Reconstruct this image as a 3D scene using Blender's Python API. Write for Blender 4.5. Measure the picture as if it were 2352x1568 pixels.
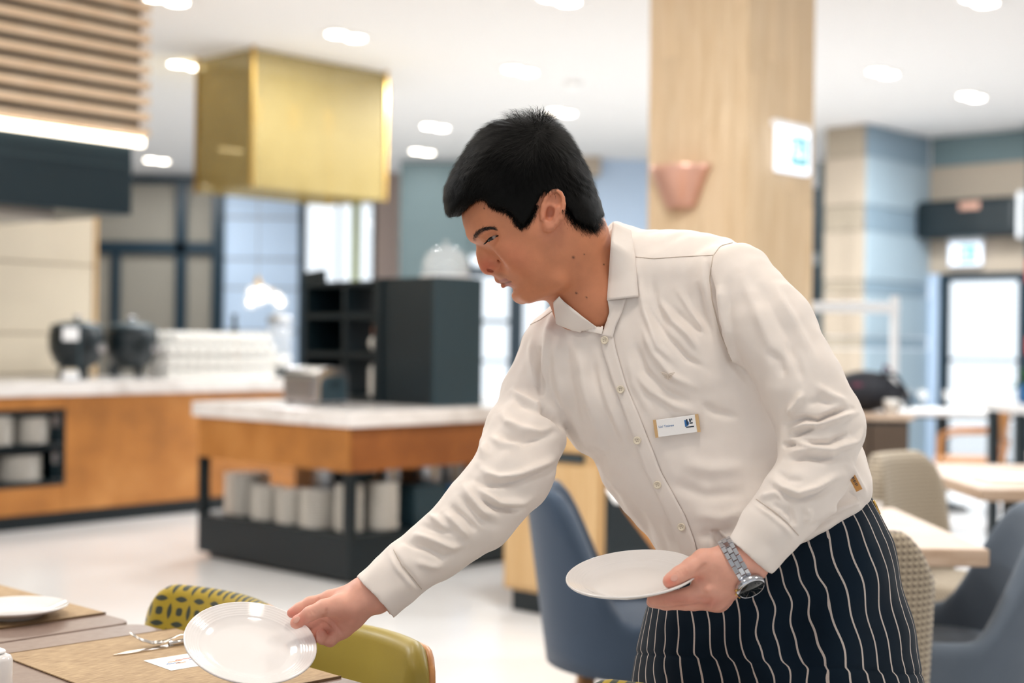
import bpy, bmesh, math, random
import numpy as np
from mathutils import Vector, Matrix, Quaternion
from mathutils.bvhtree import BVHTree

for _o in list(bpy.data.objects):
    bpy.data.objects.remove(_o, do_unlink=True)
SC = bpy.context.scene
C = SC.collection
random.seed(7)
rng = np.random.default_rng(7)

# ------------------------------------------------------------------ camera
FPX = 3267.0                     # 50 mm on a 36 mm frame, 2352 px wide
CAM = Vector((0, 0, 1.25))
ROLL = math.radians(0.7)
RX = Vector((math.cos(ROLL), 0, math.sin(ROLL)))
UP = Vector((-math.sin(ROLL), 0, math.cos(ROLL)))
FW = Vector((0, 1, 0))
cd = bpy.data.cameras.new('camera')
cam = bpy.data.objects.new('camera', cd)
C.objects.link(cam)
mw = Matrix.Identity(4)
for i in range(3):
    mw[i][0], mw[i][1], mw[i][2], mw[i][3] = RX[i], UP[i], -FW[i], CAM[i]
cam.matrix_world = mw
cd.sensor_width = 36
cd.lens = 50
cd.clip_start = 0.05
cd.clip_end = 200
cd.dof.use_dof = True
cd.dof.focus_distance = 2.02
cd.dof.aperture_fstop = 2.6
SC.camera = cam
SC.view_settings.view_transform = 'Standard'
SC.view_settings.look = 'None'
SC.view_settings.gamma = 1
SC.view_settings.exposure = 0.12
SC.view_settings.use_curve_mapping = False

# ------------------------------------------------------------------ daylight
W = bpy.data.worlds.new('daylight')
SC.world = W
W.use_nodes = True
bg = W.node_tree.nodes['Background']
bg.inputs[0].default_value = (0.86, 0.93, 1.0, 1)
bg.inputs[1].default_value = 1.5


def P(px, py, D):
    """photo pixel + distance along the view axis -> world point"""
    return CAM + D * (FW + (px - 1176) / FPX * RX - (py - 784) / FPX * UP)


def G(px, py, z):
    """photo pixel on the horizontal plane at height z"""
    d = FW + (px - 1176) / FPX * RX - (py - 784) / FPX * UP
    return CAM + d * ((z - CAM.z) / d.z)


def lin(h):
    h = h.lstrip('#')
    o = []
    for i in (0, 2, 4):
        c = int(h[i:i + 2], 16) / 255
        o.append(c / 12.92 if c <= .04045 else ((c + .055) / 1.055) ** 2.4)
    return (*o, 1)


# ------------------------------------------------------------------ materials
MAT = {}


class N:
    """tiny wrapper for building node trees"""
    def __init__(s, name):
        s.m = bpy.data.materials.new(name)
        s.m.use_nodes = True
        s.t = s.m.node_tree
        s.n = s.t.nodes
        s.b = s.n['Principled BSDF']
        s.out = s.n['Material Output']
        MAT[name] = s.m

    def add(s, typ, **kw):
        n = s.n.new(typ)
        for k, v in kw.items():
            setattr(n, k, v)
        return n

    def link(s, a, b):
        s.t.links.new(a, b)

    def put(s, sock, v):
        if isinstance(v, bpy.types.NodeSocket):
            s.link(v, sock)
        else:
            sock.default_value = v

    def math(s, op, a, b=0.0, c=None):
        n = s.add('ShaderNodeMath', operation=op)
        s.put(n.inputs[0], a)
        s.put(n.inputs[1], b)
        if c is not None:
            s.put(n.inputs[2], c)
        return n.outputs[0]

    def mix(s, f, a, b):
        n = s.add('ShaderNodeMix', data_type='RGBA')
        s.put(n.inputs[0], f)
        s.put(n.inputs[6], a)
        s.put(n.inputs[7], b)
        return n.outputs[2]

    def coord(s, which='Object', scale=(1, 1, 1), rot=(0, 0, 0)):
        tc = s.add('ShaderNodeTexCoord')
        mp = s.add('ShaderNodeMapping')
        mp.inputs['Scale'].default_value = scale
        mp.inputs['Rotation'].default_value = rot
        s.link(tc.outputs[which], mp.inputs[0])
        return mp.outputs[0]

    def noise(s, vec, scale, detail=3, rough=.55, dist=0.0):
        n = s.add('ShaderNodeTexNoise')
        s.link(vec, n.inputs['Vector'])
        n.inputs['Scale'].default_value = scale
        n.inputs['Detail'].default_value = detail
        n.inputs['Roughness'].default_value = rough
        n.inputs['Distortion'].default_value = dist
        return n.outputs[0]

    def ramp(s, f, stops):
        n = s.add('ShaderNodeValToRGB')
        e = n.color_ramp.elements
        e[0].position, e[0].color = stops[0]
        e[1].position, e[1].color = stops[1]
        for p_, c_ in stops[2:]:
            x = e.new(p_)
            x.color = c_
        s.link(f, n.inputs[0])
        return n.outputs[0]

    def bump(s, h, strength=.2, dist=.002):
        n = s.add('ShaderNodeBump')
        n.inputs['Strength'].default_value = strength
        n.inputs['Distance'].default_value = dist
        s.link(h, n.inputs['Height'])
        s.link(n.outputs[0], s.b.inputs['Normal'])

    def attr(s, name, kind='Fac'):
        n = s.add('ShaderNodeAttribute', attribute_name=name)
        return n.outputs[kind]

    def base(s, col, rough=.5, metal=0.0, spec=None, coat=None, sheen=None):
        s.put(s.b.inputs['Base Color'], col)
        s.put(s.b.inputs['Roughness'], rough)
        s.b.inputs['Metallic'].default_value = metal
        if spec is not None:
            s.b.inputs['Specular IOR Level'].default_value = spec
        if coat is not None:
            s.b.inputs['Coat Weight'].default_value = coat
        if sheen is not None:
            s.b.inputs['Sheen Weight'].default_value = sheen
        return s


def simple(name, hexc, rough=.5, metal=0.0, var=.06, scale=8, spec=None, coat=None, sheen=None):
    s = N(name)
    c = lin(hexc)
    v = s.coord('Object')
    f = s.noise(v, scale)
    lo = tuple(max(0, x * (1 - var)) for x in c[:3]) + (1,)
    hi = tuple(min(1, x * (1 + var)) for x in c[:3]) + (1,)
    s.base(s.mix(f, lo, hi), rough, metal, spec, coat, sheen)
    return s


def emit(name, hexc, strength):
    s = N(name)
    s.base(lin(hexc), .6)
    s.b.inputs['Emission Color'].default_value = lin(hexc)
    s.b.inputs['Emission Strength'].default_value = strength
    return s


def wood(name, dark, light, scale=(14, 14, 1.2), rough=.5, per_object=.0, coat=None):
    s = N(name)
    v = s.coord('Object', scale)
    f = s.noise(v, 3.0, 5, .6, .6)
    col = s.ramp(f, [(.25, lin(dark)), (.75, lin(light))])
    if per_object:
        oi = s.add('ShaderNodeObjectInfo')
        k = s.math('MULTIPLY_ADD', oi.outputs['Random'], per_object, 1 - per_object / 2)
        hs = s.add('ShaderNodeHueSaturation')
        s.link(k, hs.inputs['Value'])
        s.link(col, hs.inputs['Color'])
        col = hs.outputs[0]
    s.base(col, rough, coat=coat)
    s.bump(f, .08, .001)
    return s


# --- setting
simple('ceiling_paint', '#f1eeec', .9, var=.01)
simple('wall_paint', '#cfc9c2', .85, var=.03)
simple('stone_warm', '#b7a896', .6, var=.06, scale=3)
simple('stone_grey', '#73868a', .6, var=.08, scale=2)
simple('stone_daylit', '#c2d6ee', .5, var=.05, scale=2)  # pale stone with the blue of the daylight put into its colour
simple('stone_cool_lit_band', '#8ea3b2', .6)
simple('stone_cool_lit', '#a9bcc8', .55, var=.05)
simple('stone_joint', '#a89b89', .7)
simple('cream_panel', '#dccfb9', .55, var=.04, scale=3)
simple('pink_stone', '#b9a49a', .6)
s = N('floor_stone')
v = s.coord('Object')
f = s.noise(v, .9, 4)
f2 = s.noise(v, 14, 3)
s.base(s.mix(s.math('MULTIPLY_ADD', f2, .3, s.math('MULTIPLY', f, .7)), lin('#dcdad8'), lin('#eeedec')), s.math('MULTIPLY_ADD', f, .12, .16), spec=.5)
# --- furniture
wood('pale_oak', '#c4a680', '#dcc4a4', (9, 9, .8), .5, .10)
wood('cabinet_oak', '#c39a66', '#dcba8a', (10, 10, .7), .5)
wood('light_slat', '#d6b591', '#eed6ba', (2, 9, 9), .45, .06)
wood('leg_oak', '#8f6238', '#b98655', (20, 20, 2), .45)
wood('ply_orange', '#b9793f', '#d89a5b', (20, 20, 2), .4)
wood('table_ash', '#b0937a', '#d0b9a4', (3, 14, 14), .45)
s = N('rust_panel')
v = s.coord('Object', (1, 1, 1))
f = s.noise(v, 2.2, 5, .6)
s.base(s.ramp(f, [(.28, lin('#955f2c')), (.72, lin('#cb8c4c')), (.5, lin('#b67739'))]), .42)
s = N('rust_panel_shaded')  # rust panel darkened in colour for the shaded side of the island
v = s.coord('Object', (1, 1, 1))
f = s.noise(v, 2.4, 5, .6)
s.base(s.ramp(f, [(.28, lin('#7d4620')), (.72, lin('#a76632'))]), .42)
s = N('marble')
v = s.coord('Object')
f = s.noise(v, 2.5, 6, .65, 1.2)
s.base(s.ramp(f, [(.30, lin('#cbc3bd')), (.52, lin('#f1ece8'))]), .18, spec=.5)
simple('black_laminate', '#08191f', .45, var=.1)
simple('black_metal', '#08191f', .38, var=.1)
simple('dark_frame', '#0c2836', .4, var=.1)
simple('charcoal', '#203740', .5, var=.06)
simple('hood_metal', '#1a2d36', .38, .35, var=.06)
simple('white_porcelain', '#eae6e4', .10, var=.01, coat=.35)
simple('cream_porcelain', '#faf4ea', .25, var=.02)
simple('steel', '#c9cbd0', .22, 1.0, var=.05)
simple('brushed_steel', '#a9aaac', .36, 1.0, var=.08, scale=30)
simple('brass', '#c9a35c', .3, 1.0)
simple('copper', '#d3a491', .35, .55)
simple('white_metal', '#eef0f3', .4)
simple('white_plastic', '#f4f2f1', .4)
simple('blue_plastic', '#1f6fae', .45)
simple('red_plastic', '#c2453f', .5)
simple('bottle_dark', '#0b1a1c', .15)
simple('ceramic_white', '#f3f1ec', .3)
simple('amber', '#b5612d', .3)
simple('leaf_green', '#3f7a45', .5, var=.3)
simple('soil', '#3a2d22', .9)
simple('bag_black', '#1a1c24', .7)
simple('bag_red', '#5e1c38', .6)
simple('tan_leather', '#b98343', .6, var=.12, scale=300)
simple('ink_blue', '#2c6aa8', .6)
simple('ink_dark', '#1d2b3b', .6)
simple('ink_red', '#cf6f62', .7)
simple('ink_orange', '#dda45f', .7)
simple('ink_pale_blue', '#6f8fc4', .7)
simple('paper', '#f6f5f5', .75, var=.01)
simple('fork_steel', '#cfcac4', .18, 1.0)
emit('lamp_glow', '#fff3e2', 14)
emit('strip_glow', '#fff0d8', 6)
emit('sign_glow', '#e6f0ff', .85)
emit('sign_teal', '#58a9ae', .45)
emit('bulb_glow', '#fff6ea', 9)

s = N('gold_mesh')                      # fine woven metal cloth, see-through
v = s.coord('Object')
f = s.noise(v, 3, 2)
s.base(s.mix(f, lin('#9c8850'), lin('#ab9862')), .55, .0)
wv = s.add('ShaderNodeTexWave', wave_type='BANDS', bands_direction='Z')
s.link(v, wv.inputs[0])
wv.inputs['Scale'].default_value = 60
tr = s.add('ShaderNodeBsdfTransparent')
tr.inputs[0].default_value = (1, .97, .86, 1)
mx = s.add('ShaderNodeMixShader')
s.link(s.math('MULTIPLY_ADD', wv.outputs[0], .16, .42), mx.inputs[0])
s.link(tr.outputs[0], mx.inputs[1])
s.link(s.b.outputs[0], mx.inputs[2])
s.link(mx.outputs[0], s.out.inputs[0])

s = N('tinted_glass')
s.base(lin('#aaa498'), .08, spec=.6)
s.b.inputs['Alpha'].default_value = .55
s = N('clear_pane')
s.base(lin('#dbe9f2'), .03)
s.b.inputs['Alpha'].default_value = .10
s = N('globe_glass')
s.base(lin('#ffffff'), .03)
s.b.inputs['Alpha'].default_value = .25
s.b.inputs['Specular IOR Level'].default_value = .9


def cloth(name, h1, h2, scale=900, rough=.85, sheen=.2):
    s = N(name)
    v = s.coord('Object')
    f = s.noise(v, 9, 3)
    w = s.noise(v, scale, 2)
    g = s.math('MULTIPLY_ADD', w, .5, s.math('MULTIPLY', f, .5))
    s.base(s.mix(g, lin(h1), lin(h2)), rough, sheen=sheen)
    s.bump(w, .25, .0008)
    return s


cloth('slate_fabric', '#27394d', '#3a4c62', 500)
cloth('grey_fabric', '#46525f', '#626d7b', 500)
s = N('olive_leather')
v = s.coord('Object')
f = s.noise(v, 6, 3)
f2 = s.noise(v, 160, 3)
s.base(s.mix(f, lin('#978436'), lin('#ab973f')), .42, spec=.4)
s.bump(f2, .18, .0006)

s = N('houndstooth')                    # woven check on the tan chairs
u_, w_ = s.attr('pu'), s.attr('pv')
a = s.math('FRACT', s.math('MULTIPLY', u_, 74))
b = s.math('FRACT', s.math('MULTIPLY', w_, 74))
k = s.math('GREATER_THAN', s.math('ABSOLUTE', s.math('SUBTRACT', a, b)), .45)
k2 = s.math('GREATER_THAN', b, .5)
kk = s.math('MULTIPLY_ADD', k, .6, s.math('MULTIPLY', k2, .4))
s.base(s.mix(kk, lin('#6d6256'), lin('#c9b99f')), .85, sheen=.15)

s = N('petal_fabric')                   # mustard cloth with charcoal petals and squares
u_, w_ = s.attr('pu'), s.attr('pv')
fx = s.math('SUBTRACT', s.math('FRACT', s.math('MULTIPLY', u_, 23)), .5)
fy = s.math('SUBTRACT', s.math('FRACT', s.math('MULTIPLY', w_, 23)), .5)
ax, ay = s.math('ABSOLUTE', fx), s.math('ABSOLUTE', fy)
bx_, by_ = s.math('SUBTRACT', .5, ax), s.math('SUBTRACT', .5, ay)
# petals centred on cell edges: long along the edge, thin across it
e1 = s.math('ADD', s.math('POWER', s.math('DIVIDE', ax, .33), 2.0), s.math('DIVIDE', by_, .115))
e2 = s.math('ADD', s.math('POWER', s.math('DIVIDE', ay, .33), 2.0), s.math('DIVIDE', bx_, .115))
sq = s.math('DIVIDE', s.math('ADD', s.math('POWER', ax, 3.0), s.math('POWER', ay, 3.0)), .0045)
mn = s.math('MINIMUM', s.math('MINIMUM', e1, e2), sq)
k = s.math('LESS_THAN', mn, 1.0)
nv = s.noise(s.coord('Object'), 900, 2)
s.base(s.mix(k, s.mix(nv, lin('#9d8412'), lin('#c9ac2a')), s.mix(nv, lin('#2d352c'), lin('#454b3a'))), .8, sheen=.25)
s.bump(nv, .3, .001)

s = N('table_top')                      # dark greyed brown tabletop
v = s.coord('Object')
f = s.noise(v, 5, 6, .6, .3)
f2 = s.noise(v, 60, 4)
s.base(s.mix(f, lin('#6d5a50'), lin('#937c70')), s.math('MULTIPLY_ADD', f2, .2, .28))

s = N('woven_mat')                      # ribbed straw-coloured placemat
v = s.coord('Object', (1, 1, 1))
n1 = s.add('ShaderNodeTexNoise')
mp = s.coord('Object', (40, 520, 1))
s.link(mp, n1.inputs['Vector'])
n1.inputs['Scale'].default_value = 1.0
n1.inputs['Detail'].default_value = 3
f2 = s.noise(v, 7, 3)
g = s.math('MULTIPLY_ADD', n1.outputs[0], .8, s.math('MULTIPLY', f2, .2))
s.base(s.ramp(g, [(.32, lin('#86694a')), (.70, lin('#c9ad85'))]), .7)
s.bump(n1.outputs[0], .6, .0015)


# ------------------------------------------------------------------ mesh builder
class MB:
    def __init__(s):
        s.v, s.f = [], []

    def add(s, vs, fs):
        o = len(s.v)
        s.v += [tuple(p) for p in vs]
        s.f += [tuple(i + o for i in f) for f in fs]
        return s

    def box(s, x0, x1, y0, y1, z0, z1, M=None):
        vs = [Vector(p) for p in ((x0, y0, z0), (x1, y0, z0), (x1, y1, z0), (x0, y1, z0),
                                  (x0, y0, z1), (x1, y0, z1), (x1, y1, z1), (x0, y1, z1))]
        if M is not None:
            vs = [M @ p for p in vs]
        return s.add(vs, [(0, 3, 2, 1), (4, 5, 6, 7), (0, 1, 5, 4), (1, 2, 6, 5), (2, 3, 7, 6), (3, 0, 4, 7)])

    def rings(s, rings, closed=True, caps=True):
        n = len(rings[0])
        vs = [p for r in rings for p in r]
        fs = []
        for i in range(len(rings) - 1):
            for j in range(n if closed else n - 1):
                k = (j + 1) % n
                fs.append((i * n + j, i * n + k, (i + 1) * n + k, (i + 1) * n + j))
        if caps and closed:
            fs.append(tuple(range(n))[::-1])
            fs.append(tuple((len(rings) - 1) * n + j for j in range(n)))
        return s.add(vs, fs)

    def lathe(s, prof, n=32, c=(0, 0, 0), close=True):
        """prof: (r, z) from the bottom axis round to the top axis"""
        c = Vector(c)
        rings = [[c + Vector((r * math.cos(2 * math.pi * j / n), r * math.sin(2 * math.pi * j / n), z)) for j in range(n)] for r, z in prof]
        return s.rings(rings, True, close)

    def tube(s, pts, r, n=8, caps=True):
        pts = [Vector(p) for p in pts]
        rs = r if isinstance(r, (list, tuple)) else [r] * len(pts)
        rings = []
        prev = None
        for i, p in enumerate(pts):
            d = (pts[min(i + 1, len(pts) - 1)] - pts[max(i - 1, 0)]).normalized()
            if prev is None:
                prev = d.orthogonal().normalized()
            a = (prev - d * prev.dot(d)).normalized()
            b = d.cross(a)
            prev = a
            rings.append([p + rs[i] * (a * math.cos(2 * math.pi * j / n) + b * math.sin(2 * math.pi * j / n)) for j in range(n)])
        return s.rings(rings, True, caps)

    def ball(s, c, r, n=16, m=10, sc=(1, 1, 1)):
        c = Vector(c)
        prof = [(math.sin(math.pi * i / m), -math.cos(math.pi * i / m)) for i in range(m + 1)]
        prof[0], prof[-1] = (1e-4, -1), (1e-4, 1)
        rings = [[c + Vector((r * sc[0] * a * math.cos(2 * math.pi * j / n), r * sc[1] * a * math.sin(2 * math.pi * j / n), r * sc[2] * b)) for j in range(n)] for a, b in prof]
        return s.rings(rings)

    def prism(s, poly, z0, z1):
        n = len(poly)
        return s.add([(x, y, z0) for x, y in poly] + [(x, y, z1) for x, y in poly],
                     [tuple(range(n))[::-1], tuple(range(n, 2 * n))] + [(i, (i + 1) % n, (i + 1) % n + n, i + n) for i in range(n)])

    def mesh(s, name):
        me = bpy.data.meshes.new(name)
        me.from_pydata(s.v, [], s.f)
        me.update()
        return me

    def build(s, name, mat, parent=None, smooth=False, bevel=0, seg=2, fix=True):
        me = s.mesh(name)
        if fix:
            bm = bmesh.new()
            bm.from_mesh(me)
            bmesh.ops.recalc_face_normals(bm, faces=bm.faces)
            bm.to_mesh(me)
            bm.free()
        return obj(name, me, mat, parent, smooth, bevel, seg)


def obj(name, me, mat, parent=None, smooth=False, bevel=0, seg=2):
    o = bpy.data.objects.new(name, me)
    C.objects.link(o)
    if mat is not None and len(me.materials) == 0:
        me.materials.append(MAT[mat] if isinstance(mat, str) else mat)
    if smooth:
        for p_ in me.polygons:
            p_.use_smooth = True
    if bevel:
        b = o.modifiers.new('bevel', 'BEVEL')
        b.width = bevel
        b.segments = seg
        b.limit_method = 'ANGLE'
        b.angle_limit = math.radians(40)
        b.harden_normals = False
    if parent is not None:
        o.parent = parent
    return o


def tag(o, label, cat, group=None):
    o['label'] = label
    o['category'] = cat
    if group:
        o['group'] = group
    return o


def thing(name, label, cat, loc=(0, 0, 0), rz=0.0, group=None):
    o = bpy.data.objects.new(name, None)
    C.objects.link(o)
    o.empty_display_size = .05
    o.location = loc
    o.rotation_euler = (0, 0, rz)
    return tag(o, label, cat, group)


def struct(o, label=None, cat=None):
    o['kind'] = 'structure'
    if label:
        o['label'] = label
    if cat:
        o['category'] = cat
    return o


def root_struct(name, label, cat, loc=(0, 0, 0), rz=0.0):
    return struct(thing(name, label, cat, loc, rz))


def dup(root, loc, rz=None, label=None, group=None):
    r = root.copy()
    C.objects.link(r)
    r.location = loc
    if rz is not None:
        r.rotation_euler = (0, 0, rz)
    if label:
        r['label'] = label
    if group:
        r['group'] = group
    for ch in list(root.children):
        c = ch.copy()
        C.objects.link(c)
        c.parent = r
        for g in list(ch.children):
            d = g.copy()
            C.objects.link(d)
            d.parent = c
    return r


def setattr_v(me, name, vals):
    a = me.attributes.new(name, 'FLOAT', 'POINT')
    a.data.foreach_set('value', np.asarray(vals, np.float32))


YAW = math.radians(46.5)                 # the building's grid against the camera
Uv = Vector((math.cos(YAW), math.sin(YAW), 0))
Vv = Vector((-math.sin(YAW), math.cos(YAW), 0))
HC = 3.5                                 # ceiling height
# ================================================================== THE ROOM
def vb(px0, px1, py0, py1, D, th):
    """extents of an upright slab seen between these pixels at distance D (front face at D)"""
    cx, cy = (px0 + px1) / 2, (py0 + py1) / 2
    p_ = P(cx, cy, D)
    w, h = abs(px1 - px0) / FPX * D, abs(py1 - py0) / FPX * D
    return (p_.x - w / 2, p_.x + w / 2, D, D + th, p_.z - h / 2, p_.z + h / 2)


o = MB().box(-11, 11, -5, 24, -.1, 0).build('floor', 'floor_stone')
struct(o, 'polished pale cream stone floor', 'floor')
o = MB().box(-11, 11, -5, 24, HC, HC + .1).build('ceiling', 'ceiling_paint')
struct(o, 'flat white painted ceiling with recessed spots', 'ceiling')
o = MB().box(-11.1, -11, -5, 24, 0, HC).build('wall_left', 'wall_paint')  # unseen side walls, added to keep sky light out
struct(o, 'unseen plain side wall far left, added against sky light', 'wall')
o = MB().box(11, 11.1, -5, 24, 0, HC).build('wall_right', 'wall_paint')
struct(o, 'unseen plain side wall far right, added against sky light', 'wall')

fw = root_struct('wall_front', 'unseen wall with tall windows added behind the photographer to limit daylight', 'wall')  # unseen wall added, openings sized to cut daylight from behind the camera
for (a, b, c, d) in [(-11, -8.5, 0, HC), (-5.5, -4.0, 0, HC), (-1.0, 1.0, 0, HC), (4.0, 5.5, 0, HC), (8.5, 11, 0, HC), (-8.5, -5.5, 2.9, HC), (-4, -1, 2.9, HC), (1, 4, 2.9, HC), (5.5, 8.5, 2.9, HC), (-8.5, -5.5, 0, .5), (-4, -1, 0, .5), (1, 4, 0, .5), (5.5, 8.5, 0, .5)]:
    MB().box(a, b, -5.2, -5, c, d).build('wall_section', 'wall_paint', fw)

# ---- far wall behind the kitchen: steel-framed glazing, pale stone, a bright window
DB = 19.5


def frame_bars(root, bars, D, th=.12, mat='dark_frame', name='frame_bar'):
    for b in bars:
        MB().box(*vb(*b, D, th)).build(name, mat, root, bevel=.01)


w1 = root_struct('window_1', 'dark steel framed interior glazing behind the counter', 'window')
x0, x1, _, _, _, _ = vb(60, 512, 400, 420, DB, .1)
frame_bars(w1, [(60, 512, 402, 420), (60, 485, 553, 582), (252, 272, 575, 1000), (400, 426, 418, 1000), (484, 512, 418, 1000)], DB - .05, .16)
for b in [(60, 400, 418, 555), (426, 486, 418, 555), (60, 254, 580, 1000), (270, 402, 580, 1000), (424, 486, 580, 1000)]:
    MB().box(*vb(*b, DB + .04, .02)).build('pane', 'tinted_glass', w1)
o = MB().box(*vb(20, 515, 395, 1010, DB + 1.6, .1)).build('wall_corridor', 'stone_warm')
struct(o, 'dim beige corridor wall behind the dark glazing', 'wall')
wb = root_struct('wall_back', 'pale stone panel wall, tinted blue for daylight, beside the bright window', 'wall')
ys = [396, 500, 595, 662, 760, 1000]
for i in range(5):
    MB().box(*vb(512, 692, ys[i] + 2, ys[i + 1] - 2, DB, .12)).build('stone_panel', 'stone_daylit', wb, bevel=.01)
    MB().box(*vb(512, 692, ys[i + 1] - 4, ys[i + 1] + 4, DB + .03, .1)).build('joint', 'stone_joint', wb)
w2 = root_struct('window_2', 'tall bright window behind the golden mesh box', 'window')
frame_bars(w2, [(684, 700, 396, 1000), (852, 862, 396, 1000), (700, 852, 450, 460), (772, 776, 460, 1000)], DB - .05, .14)
MB().box(*vb(700, 852, 396, 1000, DB + .03, .01)).build('pane', 'clear_pane', w2)
o = thing('curtain', 'narrow yellow-green curtain hanging in the bright window', 'curtain', (vb(806, 826, 420, 1000, DB - .12, .1)[0], DB - .2, 0))
m = MB()
e = vb(806, 826, 420, 1000, DB - .12, .06)
pts = [(e[0] + (e[1] - e[0]) * t / 12, DB - .15 + .02 * math.sin(t * 1.9)) for t in range(13)]
m.rings([[(x, y, .03) for x, y in pts] + [(x, y + .012, .03) for x, y in pts[::-1]],
         [(x, y, 3.45) for x, y in pts] + [(x, y + .012, 3.45) for x, y in pts[::-1]]])
for v_ in range(len(m.v)):
    a = m.v[v_]
    m.v[v_] = (a[0] - o.location.x, a[1] - o.location.y, a[2])
simple('curtain_lime', '#cfd7a0', .8)
m.build('cloth', 'curtain_lime', o, smooth=True)
o = MB().box(*vb(862, 918, 380, 1010, DB - .3, .35)).build('wall_pier', 'pink_stone')
struct(o, 'pinkish stone pier between window and grey wall', 'wall')

# ---- wall running behind the waiter, grey-green stone with windows
wr = root_struct('wall_rear', 'grey-green stone wall with glazed openings behind the waiter', 'wall')
for b in [(916, 1078, 372, 1020), (1078, 1262, 372, 585), (1262, 1360, 350, 1020), (1078, 1262, 930, 1020)]:
    MB().box(*vb(*b, 17.6, .2)).build('stone_panel', 'stone_grey', wr)
MB().box(*vb(1360, 1500, 340, 1020, 17.5, .2)).build('stone_panel', 'stone_daylit', wr)
MB().box(*vb(1500, 1900, 300, 1020, 17.4, .2)).build('stone_panel', 'stone_grey', wr)
w3 = root_struct('window_3', 'bright gridded window left of the waiter', 'window')
frame_bars(w3, [(1070, 1082, 600, 930), (1168, 1202, 585, 930), (1255, 1266, 585, 930), (1082, 1168, 612, 634), (1082, 1168, 733, 742), (1082, 1168, 826, 832)], 17.5, .14)
for b in [(1082, 1168, 634, 930), (1202, 1255, 585, 930)]:
    MB().box(*vb(*b, 17.6, .01)).build('pane', 'clear_pane', w3)
# ceiling-level band above the rear wall
o = MB().box(*vb(1300, 1380, 338, 400, 17.2, .3)).build('trim_1', 'stone_warm')
struct(o, 'small beige bulkhead under the ceiling', 'trim')

# ---- right: stone pier, side wall with door
P0 = P(1980, 900, 14.4)
P0.z = 0


def grid_root(name, label, cat, loc, kind=True):
    r = thing(name, label, cat, loc, YAW)
    if kind:
        r['kind'] = 'structure'
    return r


pier = grid_root('wall_pilaster', 'stone clad pier with wide horizontal bands beside the glass door', 'wall', P0)
zs = [0, .62, .74, 1.22, 1.34, 1.78, 1.92, 2.42, 2.68, 3.18, 3.5]
for i in range(len(zs) - 1):
    band = i % 2 == 1
    ins = .012 if band else 0
    MB().box(ins, 1.4, ins, .46, zs[i] + .004, zs[i + 1] - .004).build('stone_band' if band else 'stone_panel', 'stone_joint' if band else 'stone_warm', pier)
    MB().box(.02, 1.338, -.03 + ins, -.001, zs[i] + .004, zs[i + 1] - .004).build('stone_band' if band else 'stone_panel', 'stone_cool_lit_band' if band else 'stone_cool_lit', pier)  # this pier face is coloured cool for the daylight falling on it
sw = grid_root('wall_side', 'grey-beige stone wall over the glass door', 'wall', P0)
# local frame: x along U, y along V; the wall runs towards -y at x = 1.3
DX = 1.34
for i in range(2, len(zs) - 1):
    if zs[i + 1] <= 2.04:
        continue
    band = i % 2 == 1
    MB().box(DX + (.012 if band else 0), DX + .2, -1.25, -.03, max(zs[i], 2.03) + .003, zs[i + 1] - .003).build('stone_band' if band else 'stone_panel', 'stone_grey' if band else 'stone_warm', sw)
MB().box(DX, DX + .2, -.16, -.03, 0, 2.03).build('stone_panel', 'stone_daylit', sw)
d1 = grid_root('door_1', 'dark framed glass door full of daylight', 'door', P0)
for (y0, y1, z0, z1) in [(-.24, -.16, 0, 2.03), (-1.10, -1.03, 0, 2.03), (-1.03, -.24, 1.95, 2.03), (-1.03, -.24, 1.10, 1.13), (-1.03, -.24, 0, .06)]:
    MB().box(DX - .03, DX + .09, y0, y1, z0, z1).build('door_frame', 'dark_frame', d1, bevel=.006)
MB().box(DX + .02, DX + .03, -1.03, -.24, .06, 1.95).build('pane', 'clear_pane', d1)
dp = grid_root('trim_2', 'dark steel post at the right edge', 'trim', P0)
MB().box(DX - .35, DX + .2, -2.4, -1.25, 0, HC).build('post', 'dark_frame', dp)


def at_side(px, py, off=0.0):
    """point on the door wall plane under a pixel, pulled off it towards the room"""
    q = P0 + Uv * (DX - off)
    d = (P(px, py, 1) - CAM)
    t = (q - CAM).dot(Uv) / d.dot(Uv)
    return CAM + d * t


# air curtain over the door
c_ = P0 + Uv * (DX - .2) - Vv * .602
c_.z = at_side(2205, 500, .36).z
ac = thing('air_curtain', 'long black air curtain unit mounted above the glass door', 'heater', c_, YAW)
MB().box(-.16, .16, -.55, .562, -.2, .2).build('housing', 'black_metal', ac, bevel=.06, seg=3)
MB().box(-.17, .16, -.61, -.549, -.24, .24).build('end_cap', 'white_metal', ac, bevel=.03)
MB().box(-.175, -.15, -.16, .06, .08, .16).build('badge_plate', 'copper', ac, bevel=.01)
MB().box(-.1, .16, -.645, -.609, .12, .26).build('bracket', 'white_metal', ac, bevel=.02)
MB().box(.1, .201, -.3, .3, -.12, .12).build('wall_mount', 'black_metal', ac)


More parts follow.
